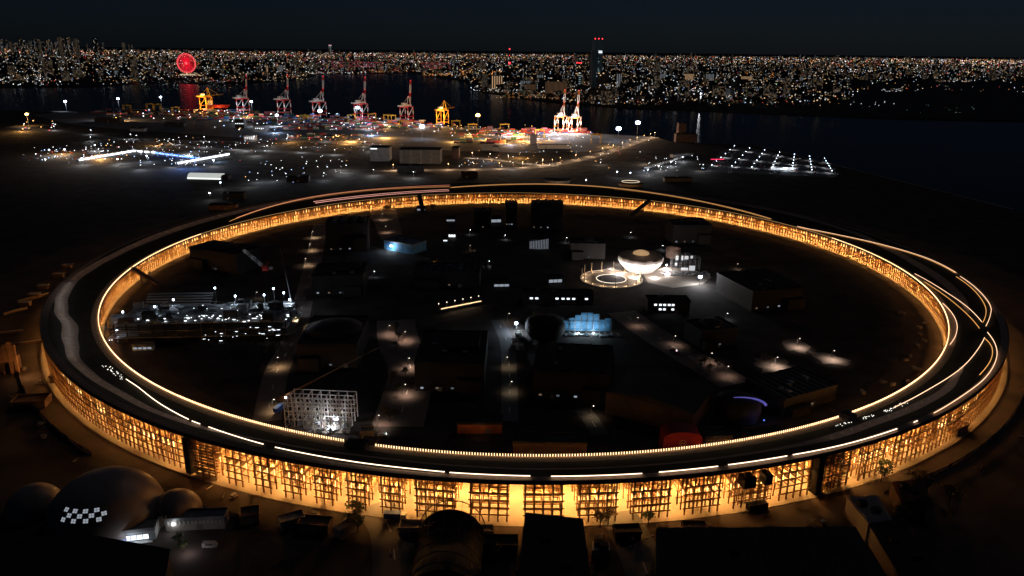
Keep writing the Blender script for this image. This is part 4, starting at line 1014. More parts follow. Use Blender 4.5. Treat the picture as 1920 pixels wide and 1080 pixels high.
# lit bus park and car park to the right
struct('bus_park', MB().sheet([at(1205,318),at(1262,322),at(1310,292),at(1260,284)], .02), ASPH)
for i in range(14):
    p = at(1212+i*6.6, 317-i*2.0); o = thing('parked_bus', f'{ORD[i]} white bus from the near end of the slanting row', 'bus', p, 1.0, 'buses in the slanting row')
    MB().box((0,0,1.9),(11,2.5,2.9)).build('body', WHITE, o); MB().box((0,0,2.4),(10,2.56,.9)).build('window_band', GLASSD, o)
    for x in (-3.5,3.5): MB().box((x,0,.5),(1,2.4,1)).build('axle', RUBBER, o)
for i, px in enumerate(((1215,318),(1235,311),(1258,303),(1280,294))):
    flood(px, ['lowest white mast lamp by the bus row','second white mast lamp by the bus row','third white mast lamp by the bus row','uppermost white mast lamp by the bus row'][i], 9000, NEUT, 8, G_COOL, .7)
bl = block('bus_shed', 'long white shed above the bus row', at(1275,294), 40, 8, 4, .55, WHITE, WHITE, 'shed', units=0)
struct('car_park', MB().sheet([at(1322,322),at(1352,282),at(1395,276),at(1440,283),at(1560,318),at(1566,333)], .02), ROAD)
cols = 7; poles = []
for c_ in range(cols):
    top = Vector((1378+c_*27.5, 279+c_*4.2)); bot = Vector((1330+c_*38, 321+c_*1.7))
    for k in range(6):
        q = top.lerp(bot, (k+.3)/5.6); poles.append((q.x, q.y, c_))
rown = ['leftmost','second','third','middle','fifth','sixth','rightmost']
for k, (x, y, c_) in enumerate(poles):
    o = street_lamp((x,y), f'{ORD[k % 6]} white lamp from the far end in the {rown[c_]} row of the car park', f'car park lamps, {rown[c_]} row', 6000 if k % 2 == 0 else 0, NEUT, 8, G_COOL, head=1.7)
ck = thing('toll_hall', 'white lit toll hall in the middle of the car park', 'hall', at(1470,319), .03)
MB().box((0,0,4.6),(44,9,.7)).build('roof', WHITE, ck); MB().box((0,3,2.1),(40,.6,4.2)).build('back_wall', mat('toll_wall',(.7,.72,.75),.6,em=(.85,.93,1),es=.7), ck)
for i in range(8): MB().box((-20+i*5.7,-3.5,2.1),(.5,.5,4.2)).build('post', WHITE, ck)
lamp('toll_light', (0,-6,4), 2600, COOL, ck, .5)
o = thing('red_light_wall', 'low wall with a red strip light at the car park edge', 'wall', at(1345,301), .05)
MB().box((0,0,1.2),(24,.8,2.4)).build('wall_face', DARK, o); MB().box((0,-.6,2.2),(23,.3,.8)).build('strip_light', glow('strip_red',(1,.04,.12),2.2), o)
for i in range(56):
    c_ = i % 7; k = random.random(); top = Vector((1385+c_*27.5, 280+c_*4.2)); bot = Vector((1338+c_*38, 320+c_*1.7)); q = top.lerp(bot, k)
    vehicle(at(q.x+random.uniform(-3,9), q.y), .3, 'car', mk[i%5], {0:'white',1:'grey',2:'red',3:'blue',4:'black'}[i%5]+' car in the lit car park right of the ring', 'cars in the lit car park')
for i, px in enumerate(((1285,266),(1276,262))): block('shore_block', ['pale stepped block on the shore right of the quay','narrow upper block on the shore right of the quay'][i], at(*px), 44 if i == 0 else 16, 18, 16 if i == 0 else 34, .05, BROWN, ROOFM, 'building')
# grey warehouses
wh = thing('warehouse', 'pale left half of the grey warehouse pair, with a lit sign strip', 'warehouse', at(715,300), 0)
def panelled(o, w_, d_, h_, n_, m1, m2):
    for i in range(n_): MB().box((-w_/2+(i+.5)*w_/n_, 0, h_/2),(w_/n_-.12, d_, h_)).build('panel', m1 if i % 4 else m2, o)
    MB().box((0,0,h_+.3),(w_+.6,d_+.6,.6)).build('roof', ROOFM, o)
panelled(wh, 31, 30, 22, 8, mat('warehouse_grey',(.34,.36,.38),.7), mat('warehouse_grey2',(.30,.32,.34),.7))
MB().box((-9,-15.2,20.4),(11,.2,1.6)).build('sign_strip', G_WIN, wh)
w2 = thing('warehouse', 'wide dark right half of the grey warehouse pair', 'warehouse', at(790,304), 0)
panelled(w2, 66, 34, 22, 16, mat('warehouse_dark',(.15,.155,.16),.7), mat('warehouse_dark2',(.20,.205,.21),.7))
w3 = thing('warehouse', 'narrow brown warehouse end right of the grey pair', 'warehouse', at(855,296), 0); panelled(w3, 12, 30, 18, 3, BROWN, BROWN)
for px in ((700,318),(775,322)): flood(px, 'yard lamp before the grey warehouses, '+('left' if px[0] < 720 else 'right'), 9000, NEUT, 9, G_COOL, .4)
for i, (px, w_, d_, h_, m) in enumerate((((490,247),30,22,14,GREYM),((452,240),20,18,18,DARK),((628,262),50,24,7,DARK),((915,281),24,16,12,GREYM),((930,283),12,10,8,GREYM),((470,262),22,14,7,WHITE),((330,237),44,20,7,DARK),((260,246),30,14,6,GREYM),((205,228),60,22,8,DARK),((1000,270),13,14,17,PALE),((1040,278),62,14,6,WHITE))):
    o = block('harbour_shed', ['grey harbour office beside the crane row','dark harbour block left of the grey office','long dark harbour shed above the road','grey harbour block right of the warehouses','small grey annex right of the warehouses','white kiosk on the harbour road','long dark shed among the left stacks','grey low shed near the left harbour road','long dark shed at the left end of the harbour','pale tall shed at the right yard','long white flat canopy at the right yard'][i], at(*px), w_, d_, h_, .03, m, m if i in (5,9,10) else ROOFM, 'shed', units=1)
    if i in (0,1,5): lit_windows(o, 5, 2, 2, 4, -8, -d_/2, h_*.6, G_WIN)

struct('container_yard', MB().sheet([at(60,216),at(120,209.5),at(500,221.5),at(820,237.5),at(1100,250.5),at(1222,257),at(1120,284),at(1000,287),at(840,282),at(500,262),at(150,236)], .012), mat('yard_concrete',(.20,.20,.205),.8,var=.3,scale=.02))
# ---------------------------------------------------------------- quay cranes
def quay_crane(px, label, up, ca, cb, sc=1.0, rz=0., portal=38):
    p = at(*px); o = thing('quay_crane', label, 'quay crane', p, rz, 'ship-to-shore cranes'); o.scale = (sc,)*3
    W_, D_, H_ = 25, 26, portal
    for x in (-W_/2, W_/2):
        for y in (-D_/2, D_/2):
            for k in range(4): MB().box((x,y,H_*(k+.5)/4),(1.7,1.7,H_/4)).build('leg_section', ca if k % 2 else cb, o)
    for y in (-D_/2, D_/2):
        MB().box((0,y,4),(W_+2,1.8,2.4)).build('sill_beam', ca, o); MB().box((0,y,H_),(W_+2,2,2.6)).build('portal_beam', ca, o)
    for x in (-W_/2, W_/2):
        MB().box((x,0,13),(1.5,D_,1.8)).build('side_beam', ca, o); MB().beam((x,-D_/2,13),(x,D_/2,H_-1),1.3).build('side_brace', cb, o)
    MB().box((0,-10,H_+4),(8,54,3.4)).build('girder', cb, o); MB().box((3,-16,H_+8.6),(9,14,5)).build('machine_house', WHITE, o)
    top = (0, D_/2-2, H_+27)
    for x in (-7,7): MB().beam((x,D_/2,H_),(top[0]+x*.12,top[1],top[2]),1.4).build('mast_leg', cb, o)
    MB().beam((0,-D_/2-8,H_+6),top,.7).build('back_stay', cb, o)
    hinge = Vector((0,D_/2+4,H_+4)); tip = hinge + (Vector((0,7,64)) if up else Vector((0,52,1)))
    for k in range(6):
        for x in (-1.8,1.8): MB().beam(hinge.lerp(tip,k/6)+Vector((x,0,0)), hinge.lerp(tip,(k+1)/6)+Vector((x,0,0)),1.1,1.6).build('boom_section', ca if k in (0,2,5) else cb, o)
    for k in (0.0,.5,1.0): MB().ball(tuple(hinge.lerp(tip,k)),.9,6,4).build('warning_light', G_RED, o)
    MB().ball(top,.9,6,4).build('warning_light', G_RED, o)
    if not up: MB().beam(top, hinge.lerp(tip,.75),.6).build('fore_stay', cb, o)
    return o
qc = [((457,209),'red and white quay crane at the left of the row, boom raised',1,REDP,WHITE,.94),((534,213),'red and white quay crane with raised boom, second of the row',1,REDP,WHITE,.98),
      ((600,218),'red and white quay crane with raised boom behind a bright mast lamp',1,REDP,WHITE,.98),((678,222),'red and white quay crane with raised boom in the middle of the row',1,REDP,WHITE,.98),
      ((763,227),'red and white quay crane with raised boom right of the row middle',1,REDP,WHITE,.94),((388,206),'yellow quay crane at the left with boom lowered, lit orange',0,ORANGEP,YELLOWP,.95),
      ((830,232),'orange quay crane with boom lowered, lit by sodium light',0,ORANGEP,YELLOWP,.85),((1051,246),'left of the two bright orange and white quay cranes at the quay end',1,ORANGEP,WHITE,.86),((1077,248),'right of the two bright orange and white quay cranes at the quay end',1,ORANGEP,WHITE,.86)]
for px, lab, up, ca, cb, sc_ in qc: quay_crane(px, lab, up, ca, cb, sc_, -.43)
for i, (px, lab, up, ca, cb, sc_) in enumerate(qc):
    p = at(*px); col, pw = ((COOL,45000),(COOL,22000),(COOL,22000),(COOL,40000),(COOL,14000),(SOD,150000),(SOD,170000),((1,.82,.74),150000),((1,.82,.74),150000))[i]
    lamp('crane_yard_light', (p.x-6,p.y-30,16), pw, col, None, 1.0)
    if pw > 100000: lamp('crane_yard_light', (p.x+8,p.y-26,34), pw*.4, col, None, 1.0)
def yard_gantry(px, label, m, sc=1.0):
    p = at(*px); o = thing('yard_gantry', label, 'yard crane', p, .05, 'rubber-tyred yard cranes'); o.scale = (sc,)*3
    for x in (-11,11):
        for y in (-4.5,4.5): MB().box((x,y,9.5),(1.1,1.1,19)).build('leg', m, o)
        MB().box((x,0,1.6),(1.4,12,1.6)).build('bogie_beam', m, o)
    for y in (-4.5,4.5): MB().box((0,y,19.6),(25,1.3,2)).build('girder', m, o)
    MB().box((3,0,21.4),(4,7,2)).build('trolley', m, o); MB().box((-11,-5.5,4),(2.6,1.6,3)).build('engine_house', m, o)
yg = [((239,209),'yellow yard crane under orange light far left'),((330,213),'orange-lit yard crane left of the yellow quay crane'),((282,206),'small yard crane in the left group'),((296,207),'second small yard crane in the left group'),((570,229),'pale yellow yard crane right of the second quay crane'),((577,231),'yard crane partly hidden, right of the second quay crane'),
      ((660,228),'yard crane near the middle quay crane'),((698,226),'narrow yard crane in the middle of the yard'),((735,229),'pair-left yard crane before the water'),((727,228),'pair-right yard crane before the water'),((757,240),'bright yellow yard crane above the warehouse'),((855,240),'white-lit yard crane right of the orange quay crane'),((886,247),'tall amber-lit yard crane beside the sodium mast'),((946,247),'amber yard crane on the red stacks'),((1012,258),'yard crane left of the twin cranes'),((1117,268),'yellow yard crane on the empty right quay')]
for px, lab in yg: yard_gantry(px, lab, YELLOWP, .85)
# mast lamps of the harbour
ml = [((122,190),'cool mast lamp at the far left of the harbour',30000,COOL),((221,185),'second cool mast lamp from the left',22000,COOL),((301,182),'third cool mast lamp from the left',22000,COOL),((471,190),'cool mast lamp at the left quay crane',30000,COOL),((519,216),'low cool mast lamp beside the harbour office',26000,COOL),
      ((600,208),'brightest cool mast lamp, before the third raised crane',50000,COOL),((670,202),'cool mast lamp at the middle raised crane',40000,COOL),((791,237),'warm mast lamp above the warehouses',60000,(1,.8,.62)),((896,216),'strong sodium mast lamp right of the orange crane',260000,(1,.6,.25)),
      ((1160,241),'cool mast lamp on the empty right quay',60000,COOL),((1196,230),'cool mast lamp at the right end of the quay',60000,COOL),((50,214),'sodium mast lamp at the left harbour edge',20000,SOD)]
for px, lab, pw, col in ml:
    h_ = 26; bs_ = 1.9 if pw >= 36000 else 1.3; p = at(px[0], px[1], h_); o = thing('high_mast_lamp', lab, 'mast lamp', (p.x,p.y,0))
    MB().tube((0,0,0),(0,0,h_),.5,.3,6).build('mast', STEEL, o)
    hd = MB().lathe([(.01,h_+2.0*bs_),(2.4*bs_,h_+1.2*bs_),(2.6*bs_,h_-1.2*bs_),(.01,h_-1.6*bs_)],10).build('flared_lamp_crown', G_SOD if col[2] < .5 else G_COOL, o)  # crown oversized, its size stands in for the lamp's flare
    lamp('mast_light', (0,-3,h_-2), pw*4.5, col, o, 1.0, 132, (0,-3,0), .9)
# containers: rows of stacks over the yard; the nearest are things of their own
CC = [('red',(.42,.05,.04)),('rust',(.33,.11,.05)),('blue',(.05,.13,.36)),('grey',(.36,.37,.38)),('white',(.62,.62,.60)),('green',(.06,.22,.13)),('pink',(.55,.17,.24))]
cms = [mat('container_'+n_, c_, .55, var=.15) for n_, c_ in CC]
def cont_mesh():
    b = MB(); b.box((0,0,1.3),(12.1,2.34,2.5))
    for x in (-6,6):
        for y in (-1.19,1.19): b.box((x,y,1.3),(.2,.12,2.6))
    for i in range(8):
        for y in (-1.2,1.2): b.box((-5.2+i*1.5,y,1.3),(.5,.08,2.3))
    return b
cmesh = [cont_mesh().mesh('shipping_container', m) for m in cms]
rowsC = [(207,190,470,2),(211,170,540,2),(215,200,570,3),(219,330,640,3),(223,330,730,3),(227,430,800,3),(231,500,800,4),(235,540,840,3),(239,560,830,3),(243,520,720,3),(243,850,960,4),(246,930,1110,4),(250,900,1115,4),(254,540,690,2),(254,860,990,3),(259,540,680,2),(262,850,985,3),(268,850,960,3)]
allc = []
for y, x0, x1, tmax in rowsC:
    p, q = at(x0,y), at(x1,y); L_ = (q-p).length; u = (q-p)/L_; nrm = Vector((-u.y,u.x,0)); n_ = int(L_/13.2)
    for i in range(n_):
        if random.random() < .13: continue
        t_ = max(1, min(tmax, int(random.gauss(tmax*.7,1)))); pc = p+u*(i*13.2+6)
        red = y in (243,246,250) and pc.x > 0
        for dd in (0, 2.7):
            for k in range(t_): allc.append((pc+nrm*dd, k, random.choice((0,0,6,1,0)) if red and random.random() < .8 else random.randrange(7), math.atan2(u.y,u.x)))
allc.sort(key=lambda c_: dist(c_[0]) - c_[1]*8)
for p, k, ci, rz in allc[:300]:
    o = inst('shipping_container', cmesh[ci], None, (p.x,p.y,k*2.62), rz)
    pos = 'left of the grey warehouses' if p.x < -150 else 'behind the grey warehouses' if p.x < -60 else 'right of the grey warehouses' if p.x < 40 else 'near the twin quay cranes'
    lay = ('on the ground', 'second from the ground', 'third from the ground', 'fourth from the ground')[min(k,3)]
    tag(o, f'{CC[ci][0]} shipping container {pos}, {lay} in its stack', 'container', f'{CC[ci][0]} containers {pos}, {lay}')
for ci in range(7):
    b = MB()
    for p, k, c_, rz in allc[300:]:
        if c_ == ci: b.box((p.x,p.y,k*2.62+1.3),(12.1,2.4,2.55),rz)
    tag(b.build('container_stacks', cms[ci]), f'far {CC[ci][0]} shipping containers stacked along the quay', 'container', kind='stuff')
hl = {k: MB() for k in ('white','orange','blue','red')}
HC = {'white':((.9,.95,1),5),'orange':((1,.5,.14),4),'blue':((.4,.6,1),4),'red':((1,.1,.1),3)}
def hdot(x, y, z, k, s_=1.0):
    p = at(x, y, z); r = mpp(p)*.55*s_; hl[k].box((p.x,p.y,p.z),(r*2,r*2,r*1.6)); return p
nl = 0
def scatter(x0, x1, y0, y1, n_, w4, lights=0, col=NEUT, pw=9000, s_=(.5,1.1)):
    for i in range(n_):
        x, y = random.uniform(x0,x1), random.uniform(y0,y1); k = random.choices(('white','orange','blue','red'), w4)[0]
        p = hdot(x, y, random.uniform(3,14), k, random.uniform(*s_))
        if i < lights: lamp('yard_pool_light', (p.x,p.y-2,9), pw*random.uniform(.3,1.1)*(6 if k == 'orange' else 1.6), SOD if k == 'orange' else (.5,.68,1) if k == 'blue' else col, None, .6)
scatter(190,470,206,222,40,(5,4,2,2),5,COOL,26000); scatter(400,720,212,245,90,(8,2,4,2),9,COOL,26000); scatter(500,700,250,262,34,(2,7,0,1),6,SOD,14000)
scatter(700,860,228,250,40,(5,4,2,2),5,(1,.8,.7),22000); scatter(840,1000,232,262,60,(2,8,0,1),7,SOD,30000); scatter(930,1115,244,262,50,(5,4,3,3),5,(.9,.85,1),26000)
scatter(40,120,225,245,14,(2,5,0,1),2,SOD,9000); scatter(180,480,255,288,36,(9,2,1,1),6,NEUT,8000,(.4,.8)); scatter(60,250,272,305,60,(9,1,2,1),5,NEUT,9000,(.4,.9)); scatter(250,420,283,310,60,(8,0,6,0),4,COOL,9000,(.4,.9))
scatter(430,760,265,315,26,(8,3,0,2),6,NEUT,7000,(.35,.75)); scatter(850,1010,282,312,40,(6,4,1,1),4,NEUT,7000,(.35,.8)); scatter(1010,1230,258,315,44,(6,6,0,1),4,(1,.8,.6),7000,(.35,.8)); scatter(1205,1320,282,322,28,(9,1,1,0),2,NEUT,7000,(.4,.9)); scatter(460,660,292,345,26,(8,2,2,0),2,NEUT,4000,(.35,.8)); scatter(470,640,300,330,14,(9,0,2,0),3,COOL,4000,(.5,1.0))
for k, v in hl.items(): tag(v.build('harbour_lights', glow('harbour_light_'+k, *HC[k])), f'many small {k} lamps scattered over harbour, roads and car parks', 'lamps', kind='stuff')
# road lamps along the harbour and coast roads
for L, lab, grp, m, pw, col in ((r_c,'sodium lamp along the curving coast road','coast road lamps',G_SOD,4200,(1,.6,.32)),(r_d,'warm lamp along the short link road','link road lamps',G_SOD,2500,(1,.7,.45)),(r_a,'pale lamp along the harbour road','harbour road lamps',G_WHITE,1600,NEUT),(r_b,'small lamp along the market road','market road lamps',G_WHITE,1500,NEUT)):
    for i in range(2, len(L), 2 if L is r_c else 3):
        o = thing('road_lamp', lab+f', {ORD[min(15,(i-2)//(2 if L is r_c else 3))]} from its left end', 'road lamp', L[i]+Vector((0,7,0)), 0, grp)
        MB().tube((0,0,0),(0,0,9),.18,.12,5).build('pole', STEEL, o); MB().box((0,-1.5,9),(.6,1.6,.3)).build('lamp_head', m, o)
        lamp('road_light', (0,-2,8.6), pw*3, col, o, .4)
for i in range(70):                                    # small lights of vehicles waiting between the roads
    x, y = random.uniform(190,700), random.uniform(262,285)
    vehicle(at(x,y), random.uniform(-.2,.2), 'car', mk[i%5], {0:'white',1:'grey',2:'red',3:'blue',4:'black'}[i%5]+' car on the ground between harbour and market', 'cars between harbour and market', i%2==0)

# ---------------------------------------------------------------- the city across the water
wm = bpy.data.materials.new('city_windows'); wm.use_nodes = True; t = wm.node_tree; pb = t.nodes['Principled BSDF']
pb.inputs['Base Color'].default_value = (.05,.05,.055,1); pb.inputs['Roughness'].default_value = .8
ge = t.nodes.new('ShaderNodeNewGeometry'); dv = t.nodes.new('ShaderNodeVectorMath'); dv.operation = 'DIVIDE'; dv.inputs[1].default_value = (5,5,3.4)
fl = t.nodes.new('ShaderNodeVectorMath'); fl.operation = 'FLOOR'; wn = t.nodes.new('ShaderNodeTexWhiteNoise'); wn.noise_dimensions = '3D'
t.links.new(ge.outputs['Position'], dv.inputs[0]); t.links.new(dv.outputs[0], fl.inputs[0]); t.links.new(fl.outputs[0], wn.inputs['Vector'])
cr = t.nodes.new('ShaderNodeValToRGB'); cr.color_ramp.interpolation = 'CONSTANT'; e = cr.color_ramp.elements
e[0].position = 0; e[0].color = (0,0,0,1); e[1].position = .955; e[1].color = (1,.66,.34,1)
for pos, c_ in ((.972,(.35,.28,.2,1)),(.98,(.9,.95,1,1)),(.994,(.5,.7,1,1))): q = e.new(pos); q.color = c_
sx = t.nodes.new('ShaderNodeSeparateXYZ'); lt = t.nodes.new('ShaderNodeMath'); lt.operation = 'LESS_THAN'; lt.inputs[1].default_value = .5
ab = t.nodes.new('ShaderNodeMath'); ab.operation = 'ABSOLUTE'; ml_ = t.nodes.new('ShaderNodeMath'); ml_.operation = 'MULTIPLY'; ml_.inputs[1].default_value = .8
t.links.new(ge.outputs['Normal'], sx.inputs[0]); t.links.new(sx.outputs['Z'], ab.inputs[0]); t.links.new(ab.outputs[0], lt.inputs[0]); t.links.new(lt.outputs[0], ml_.inputs[0])
t.links.new(wn.outputs['Value'], cr.inputs['Fac']); t.links.new(cr.outputs['Color'], pb.inputs['Emission Color']); t.links.new(ml_.outputs[0], pb.inputs['Emission Strength'])
wm.cycles.emission_sampling = 'NONE'
def shore_y(x):
    for i in range(len(shore)-1):
        if shore[i][0] <= x <= shore[i+1][0]:
            f = (x-shore[i][0])/(shore[i+1][0]-shore[i][0]); return shore[i][1]+(shore[i+1][1]-shore[i][1])*f
    return 160
def hz(x): return 97 + .0109*(x-960)                   # level of the farthest land
from mathutils import noise as mn
def dens(x, y): return .5 + .75*mn.noise(Vector((x/70, y/9, 3.1))) + .5*mn.noise(Vector((x/22, y/5, 7.7)))
def cityx():
    return random.uniform(-60,1980)
blds = []
for i in range(5200):
    x = cityx(); ys = min(shore_y(x)-3, 152 if x < 880 else 196); y0 = hz(x)+4.5
    if x > 1560 and random.random() < .45: ys = min(ys, 150)
    y = y0 + (ys-y0)*random.random()**(2.0 if x < 880 else 2.3)
    if x > 1600 and y > 155: continue
    if 322 < x < 382 and y > 118: continue
    p = at(x,y); d_ = dist(p)
    tall = random.random()
    h_ = random.uniform(8,28) if tall < .78 else random.uniform(28,60) if tall < .97 else random.uniform(60,110)
    if x < 250 and y < 118 and random.random() < .2*math.exp(-((x-95)/75)**2)+.04: h_ = random.uniform(110,270)
    w_ = random.uniform(16,46); blds.append((d_, p, w_, random.uniform(14,34), h_, random.uniform(-.5,.5)))
wl = wm.copy(); wl.name = 'city_windows_busy'
for nd in wl.node_tree.nodes:
    if nd.type == 'VALTORGB':
        for el_, c4 in zip(list(nd.color_ramp.elements)[1:], ((1,.6,.3,1),(.5,.35,.2,1),(1,.85,.65,1),(.7,.85,1,1))): el_.color = c4
        for el_, po in zip(list(nd.color_ramp.elements)[1:], (.66,.78,.86,.97)): el_.position = po
    if nd.type == 'MATH' and nd.operation == 'MULTIPLY': nd.inputs[1].default_value = .085
wl.cycles.emission_sampling = 'NONE'
blds.sort(key=lambda q: q[0])
bm_ = MB().box((0,0,.5),(1,1,1)).mesh('wall', wm); bm2 = MB().box((0,0,.5),(1,1,1)).mesh('wall', wl)
rfm = MB().box((0,0,.5),(.5,.5,1)).mesh('roof_house', DARK)
for i, (d_, p, w_, dd, h_, rz) in enumerate(blds[:260]):
    kind = 'tall' if h_ > 40 else 'middling' if h_ > 18 else 'low'
    side = 'right' if p.x > 900 else 'middle' if p.x > -300 else 'left'
    wid = 'wide' if w_ > 36 else 'narrow' if w_ < 24 else 'mid-width'
    side = 'behind the white depot' if p.x > 1150 else 'right of the tallest skyscraper' if p.x > 480 else 'around the tallest skyscraper' if p.x > 250 else 'near the radio mast' if p.x > -150 else 'behind the quay cranes'
    o = thing('city_building', f'{kind} {wid} building with scattered lit windows on the far shore, {side}', 'building', p, rz, f'{kind} {wid} buildings, {side}')
    inst('wall', bm2 if i % 3 == 0 else bm_, o, (0,0,0), 0, (w_,dd,h_)); inst('roof_house', rfm, o, (0,0,h_), 0, (w_*.4,dd*.4,3))
b = MB(); b2 = MB()
for i, (d_, p, w_, dd, h_, rz) in enumerate(blds[260:]): (b2 if i % 4 == 0 else b).box((p.x,p.y,h_/2),(w_,dd,h_),rz)
tag(b2.build('busy_city_blocks', wl), 'far city blocks with many dim lit windows under the skyline', 'city', kind='stuff')
tag(b.build('city_blocks', wm), 'dense far city blocks with scattered lit windows under the skyline', 'city', kind='stuff')
# lights of the city: lamps and signs, one object per colour
LC = {'white':((.9,.95,1),2.6),'warm':((1,.72,.42),2.2),'orange':((1,.42,.1),1.8),'red':((1,.08,.08),1.8),'green':((.35,1,.45),1.0),'blue':((.25,.4,1),1.6)}
lb_ = {k: MB() for k in LC}
def dot(x, y, z, col, s=1.0):
    p = at(x, y, z); r = mpp(p)*.34*s; lb_[col].add([(p.x-r,p.y,p.z),(p.x+r,p.y,p.z),(p.x,p.y-r,p.z),(p.x,p.y+r,p.z),(p.x,p.y,p.z-r),(p.x,p.y,p.z+r)],
        [(0,2,4),(2,1,4),(1,3,4),(3,0,4),(2,0,5),(1,2,5),(3,1,5),(0,3,5)])
def pick(): return random.choices(list(LC), (26,28,28,14,2,2))[0]
for i in range(11000):
    x = random.uniform(0,1920); ys = min(shore_y(x)-1, 158 if x < 880 else 198); y0 = hz(x)+5+random.random()**2*7
    if x > 1600: ys = min(ys, 172 if random.random() < .3 else 140)
    f = random.random()**(1.85 if x < 880 else 2.1); y = y0+(ys-y0)*f
    if random.random() > dens(x,y) + .55*max(0,1-(y-y0)/18): continue
    dot(x, y, random.uniform(3,22), pick(), random.choice((.55,.7,.8,.9,1.0,1.2,1.5)) if random.random() < .97 else 2.0)
for i in range(500):                                    # bright band right under the skyline
    x = random.uniform(0,1920); dot(x, hz(x)+random.uniform(4,20), random.uniform(5,70), pick(), random.choice((.8,1,1.1,1.3)))
def cluster(x0, x1, y0, y1, n, col, s=(.8,1.6)):
    for i in range(n): dot(random.uniform(x0,x1), random.uniform(y0,y1), random.uniform(2,12), col if random.random() < .85 else pick(), random.uniform(*s))
for i in range(46):                                     # lit streets and expressways
    x0 = random.uniform(0,1750); y0 = hz(x0)+random.uniform(8,46 if x0 < 880 else 74); L_ = random.uniform(40,170); sl = random.uniform(-.05,.05)
    k = random.choice(('white','warm','orange','orange','warm')); n_ = int(L_/random.uniform(2.5,5))
    if y0 > min(shore_y(x0), shore_y(x0+L_))-3 or (x0 > 1500 and y0 > 140): continue
    for q in range(n_): dot(x0+L_*q/n_, y0+sl*L_*q/n_, 9, k, random.uniform(.5,.9))
for a in ((0,80,130,146,60,'warm'),(0,120,142,160,55,'white'),(330,400,136,142,40,'warm'),(560,690,134,138,50,'white'),(690,720,130,136,18,'orange'),(600,760,112,132,90,'red',(.6,1.0)),(790,860,120,130,50,'red',(.6,1.0)),(790,960,130,142,210,'orange',(.8,2.0)),(880,900,160,170,12,'white'),(915,1050,166,171,70,'white',(.7,1.3)),(930,1150,172,184,210,'orange',(.6,1.3)),(1040,1120,165,182,60,'red',(.6,1.0)),(1060,1240,182,196,70,'warm',(.5,.9)),(1290,1345,165,178,70,'white',(1.0,2.0)),(1335,1385,175,186,40,'white',(.8,1.4)),(1390,1460,134,146,55,'orange',(.8,1.5)),(1460,1560,136,144,40,'orange',(.6,1.1)),(1570,1640,130,136,40,'white',(.8,1.5)),(1700,1830,128,140,40,'white',(.6,1.1)),(1765,1830,148,153,30,'white',(.8,1.3)),(1650,1690,166,172,24,'white',(.7,1.2)),(1590,1680,190,200,10,'white',(.8,1.5)),(1690,1830,196,212,16,'green',(.5,.8)),(1620,1710,150,153,16,'green',(.5,.8)),(1580,1680,142,147,18,'orange',(.6,1.)),(250,460,151,160,40,'white',(.5,1.)),(250,440,158,170,26,'green',(.5,.8)),(190,260,140,150,16,'orange'),(480,580,138,152,50,'warm',(.6,1.2)),(900,1300,118,140,160,'white',(.5,1.1))): cluster(*a)
for k, v in lb_.items():
    tag(v.build('city_lights', glow('city_light_'+k, *LC[k])), f'countless small {k} lamps and signs of the far city', 'city lights', kind='stuff')
# lit landmark buildings
def tower(px, w_, d_, h_, label, bands, cap=True, rz=.2):
    p = at(*px); o = thing('skyscraper', label, 'skyscraper', p, rz)
    MB().box((0,0,h_*.5),(w_,d_,h_)).build('shaft', mat('tower_glass_glow',(.05,.07,.08),.3,var=.4,scale=.06,em=(.3,.5,.6),es=.013) if cap else wm, o); MB().box((-w_*.32,0,h_*.39),(w_*.6,d_*1.12,h_*.78)).build('side_shaft', mat('tower_glass_glow2',(.04,.06,.07),.3,var=.4,scale=.06,em=(.3,.5,.6),es=.008) if cap else wm, o)  # faint emission in the glass stands in for light on the facade
    for z, x0, x1, m in bands: MB().box(((x0+x1)/2*w_, -d_/2-.6, z*h_),((x1-x0)*w_, 1, 3.2)).build('lit_floor', m, o)
    for x in (-.4,0,.4): MB().ball((x*w_,-d_*.4,h_+3),3,6,4).build('warning_light', G_RED, o)
    MB().box((0,0,h_+2),(w_*.7,d_*.7,5)).build('crown', DARK, o); return o
dimw = glow('floor_dim',(.6,.9,1),.28)
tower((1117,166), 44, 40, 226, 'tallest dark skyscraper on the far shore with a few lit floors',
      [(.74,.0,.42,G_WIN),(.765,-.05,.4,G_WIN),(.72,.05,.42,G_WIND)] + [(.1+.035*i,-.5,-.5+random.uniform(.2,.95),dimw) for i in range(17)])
tower((1083,166), 26, 26, 116, 'dark slim tower left of the tallest skyscraper, an orange strip down its side', [(.2+.08*i,-.4,.4,dimw) for i in range(6)], False)
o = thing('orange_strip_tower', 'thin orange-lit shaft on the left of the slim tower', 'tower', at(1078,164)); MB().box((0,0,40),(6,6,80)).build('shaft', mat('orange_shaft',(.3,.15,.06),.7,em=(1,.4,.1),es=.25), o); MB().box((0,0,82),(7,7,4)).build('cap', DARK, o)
tower((620,104), 60, 60, 215, 'lone tall tower with a white top on the far skyline', [(.99,-.5,.5,G_WIN),(.93,-.4,.3,G_WIN)] + [(.1+.06*i,-.45,.3,G_WIND) for i in range(13)], False)
ma = thing('radio_mast', 'slim radio mast with red lights against the sky', 'mast', at(955,150)); h_ = 178
for k in range(8):
    b = MB(); lattice_boom(b, (0,0,h_*k/8), (0,0,h_*(k+1)/8), 16-1.6*k, 3); b.build('mast_section', mat('mast_dark',(.12,.03,.03),.7), ma)
for z, r_ in ((h_,6),(h_*.55,9),(h_*.54,8),(h_*.8,3)): MB().ball((0,-3,z),r_*.7,8,5).build('warning_light', G_RED, ma)
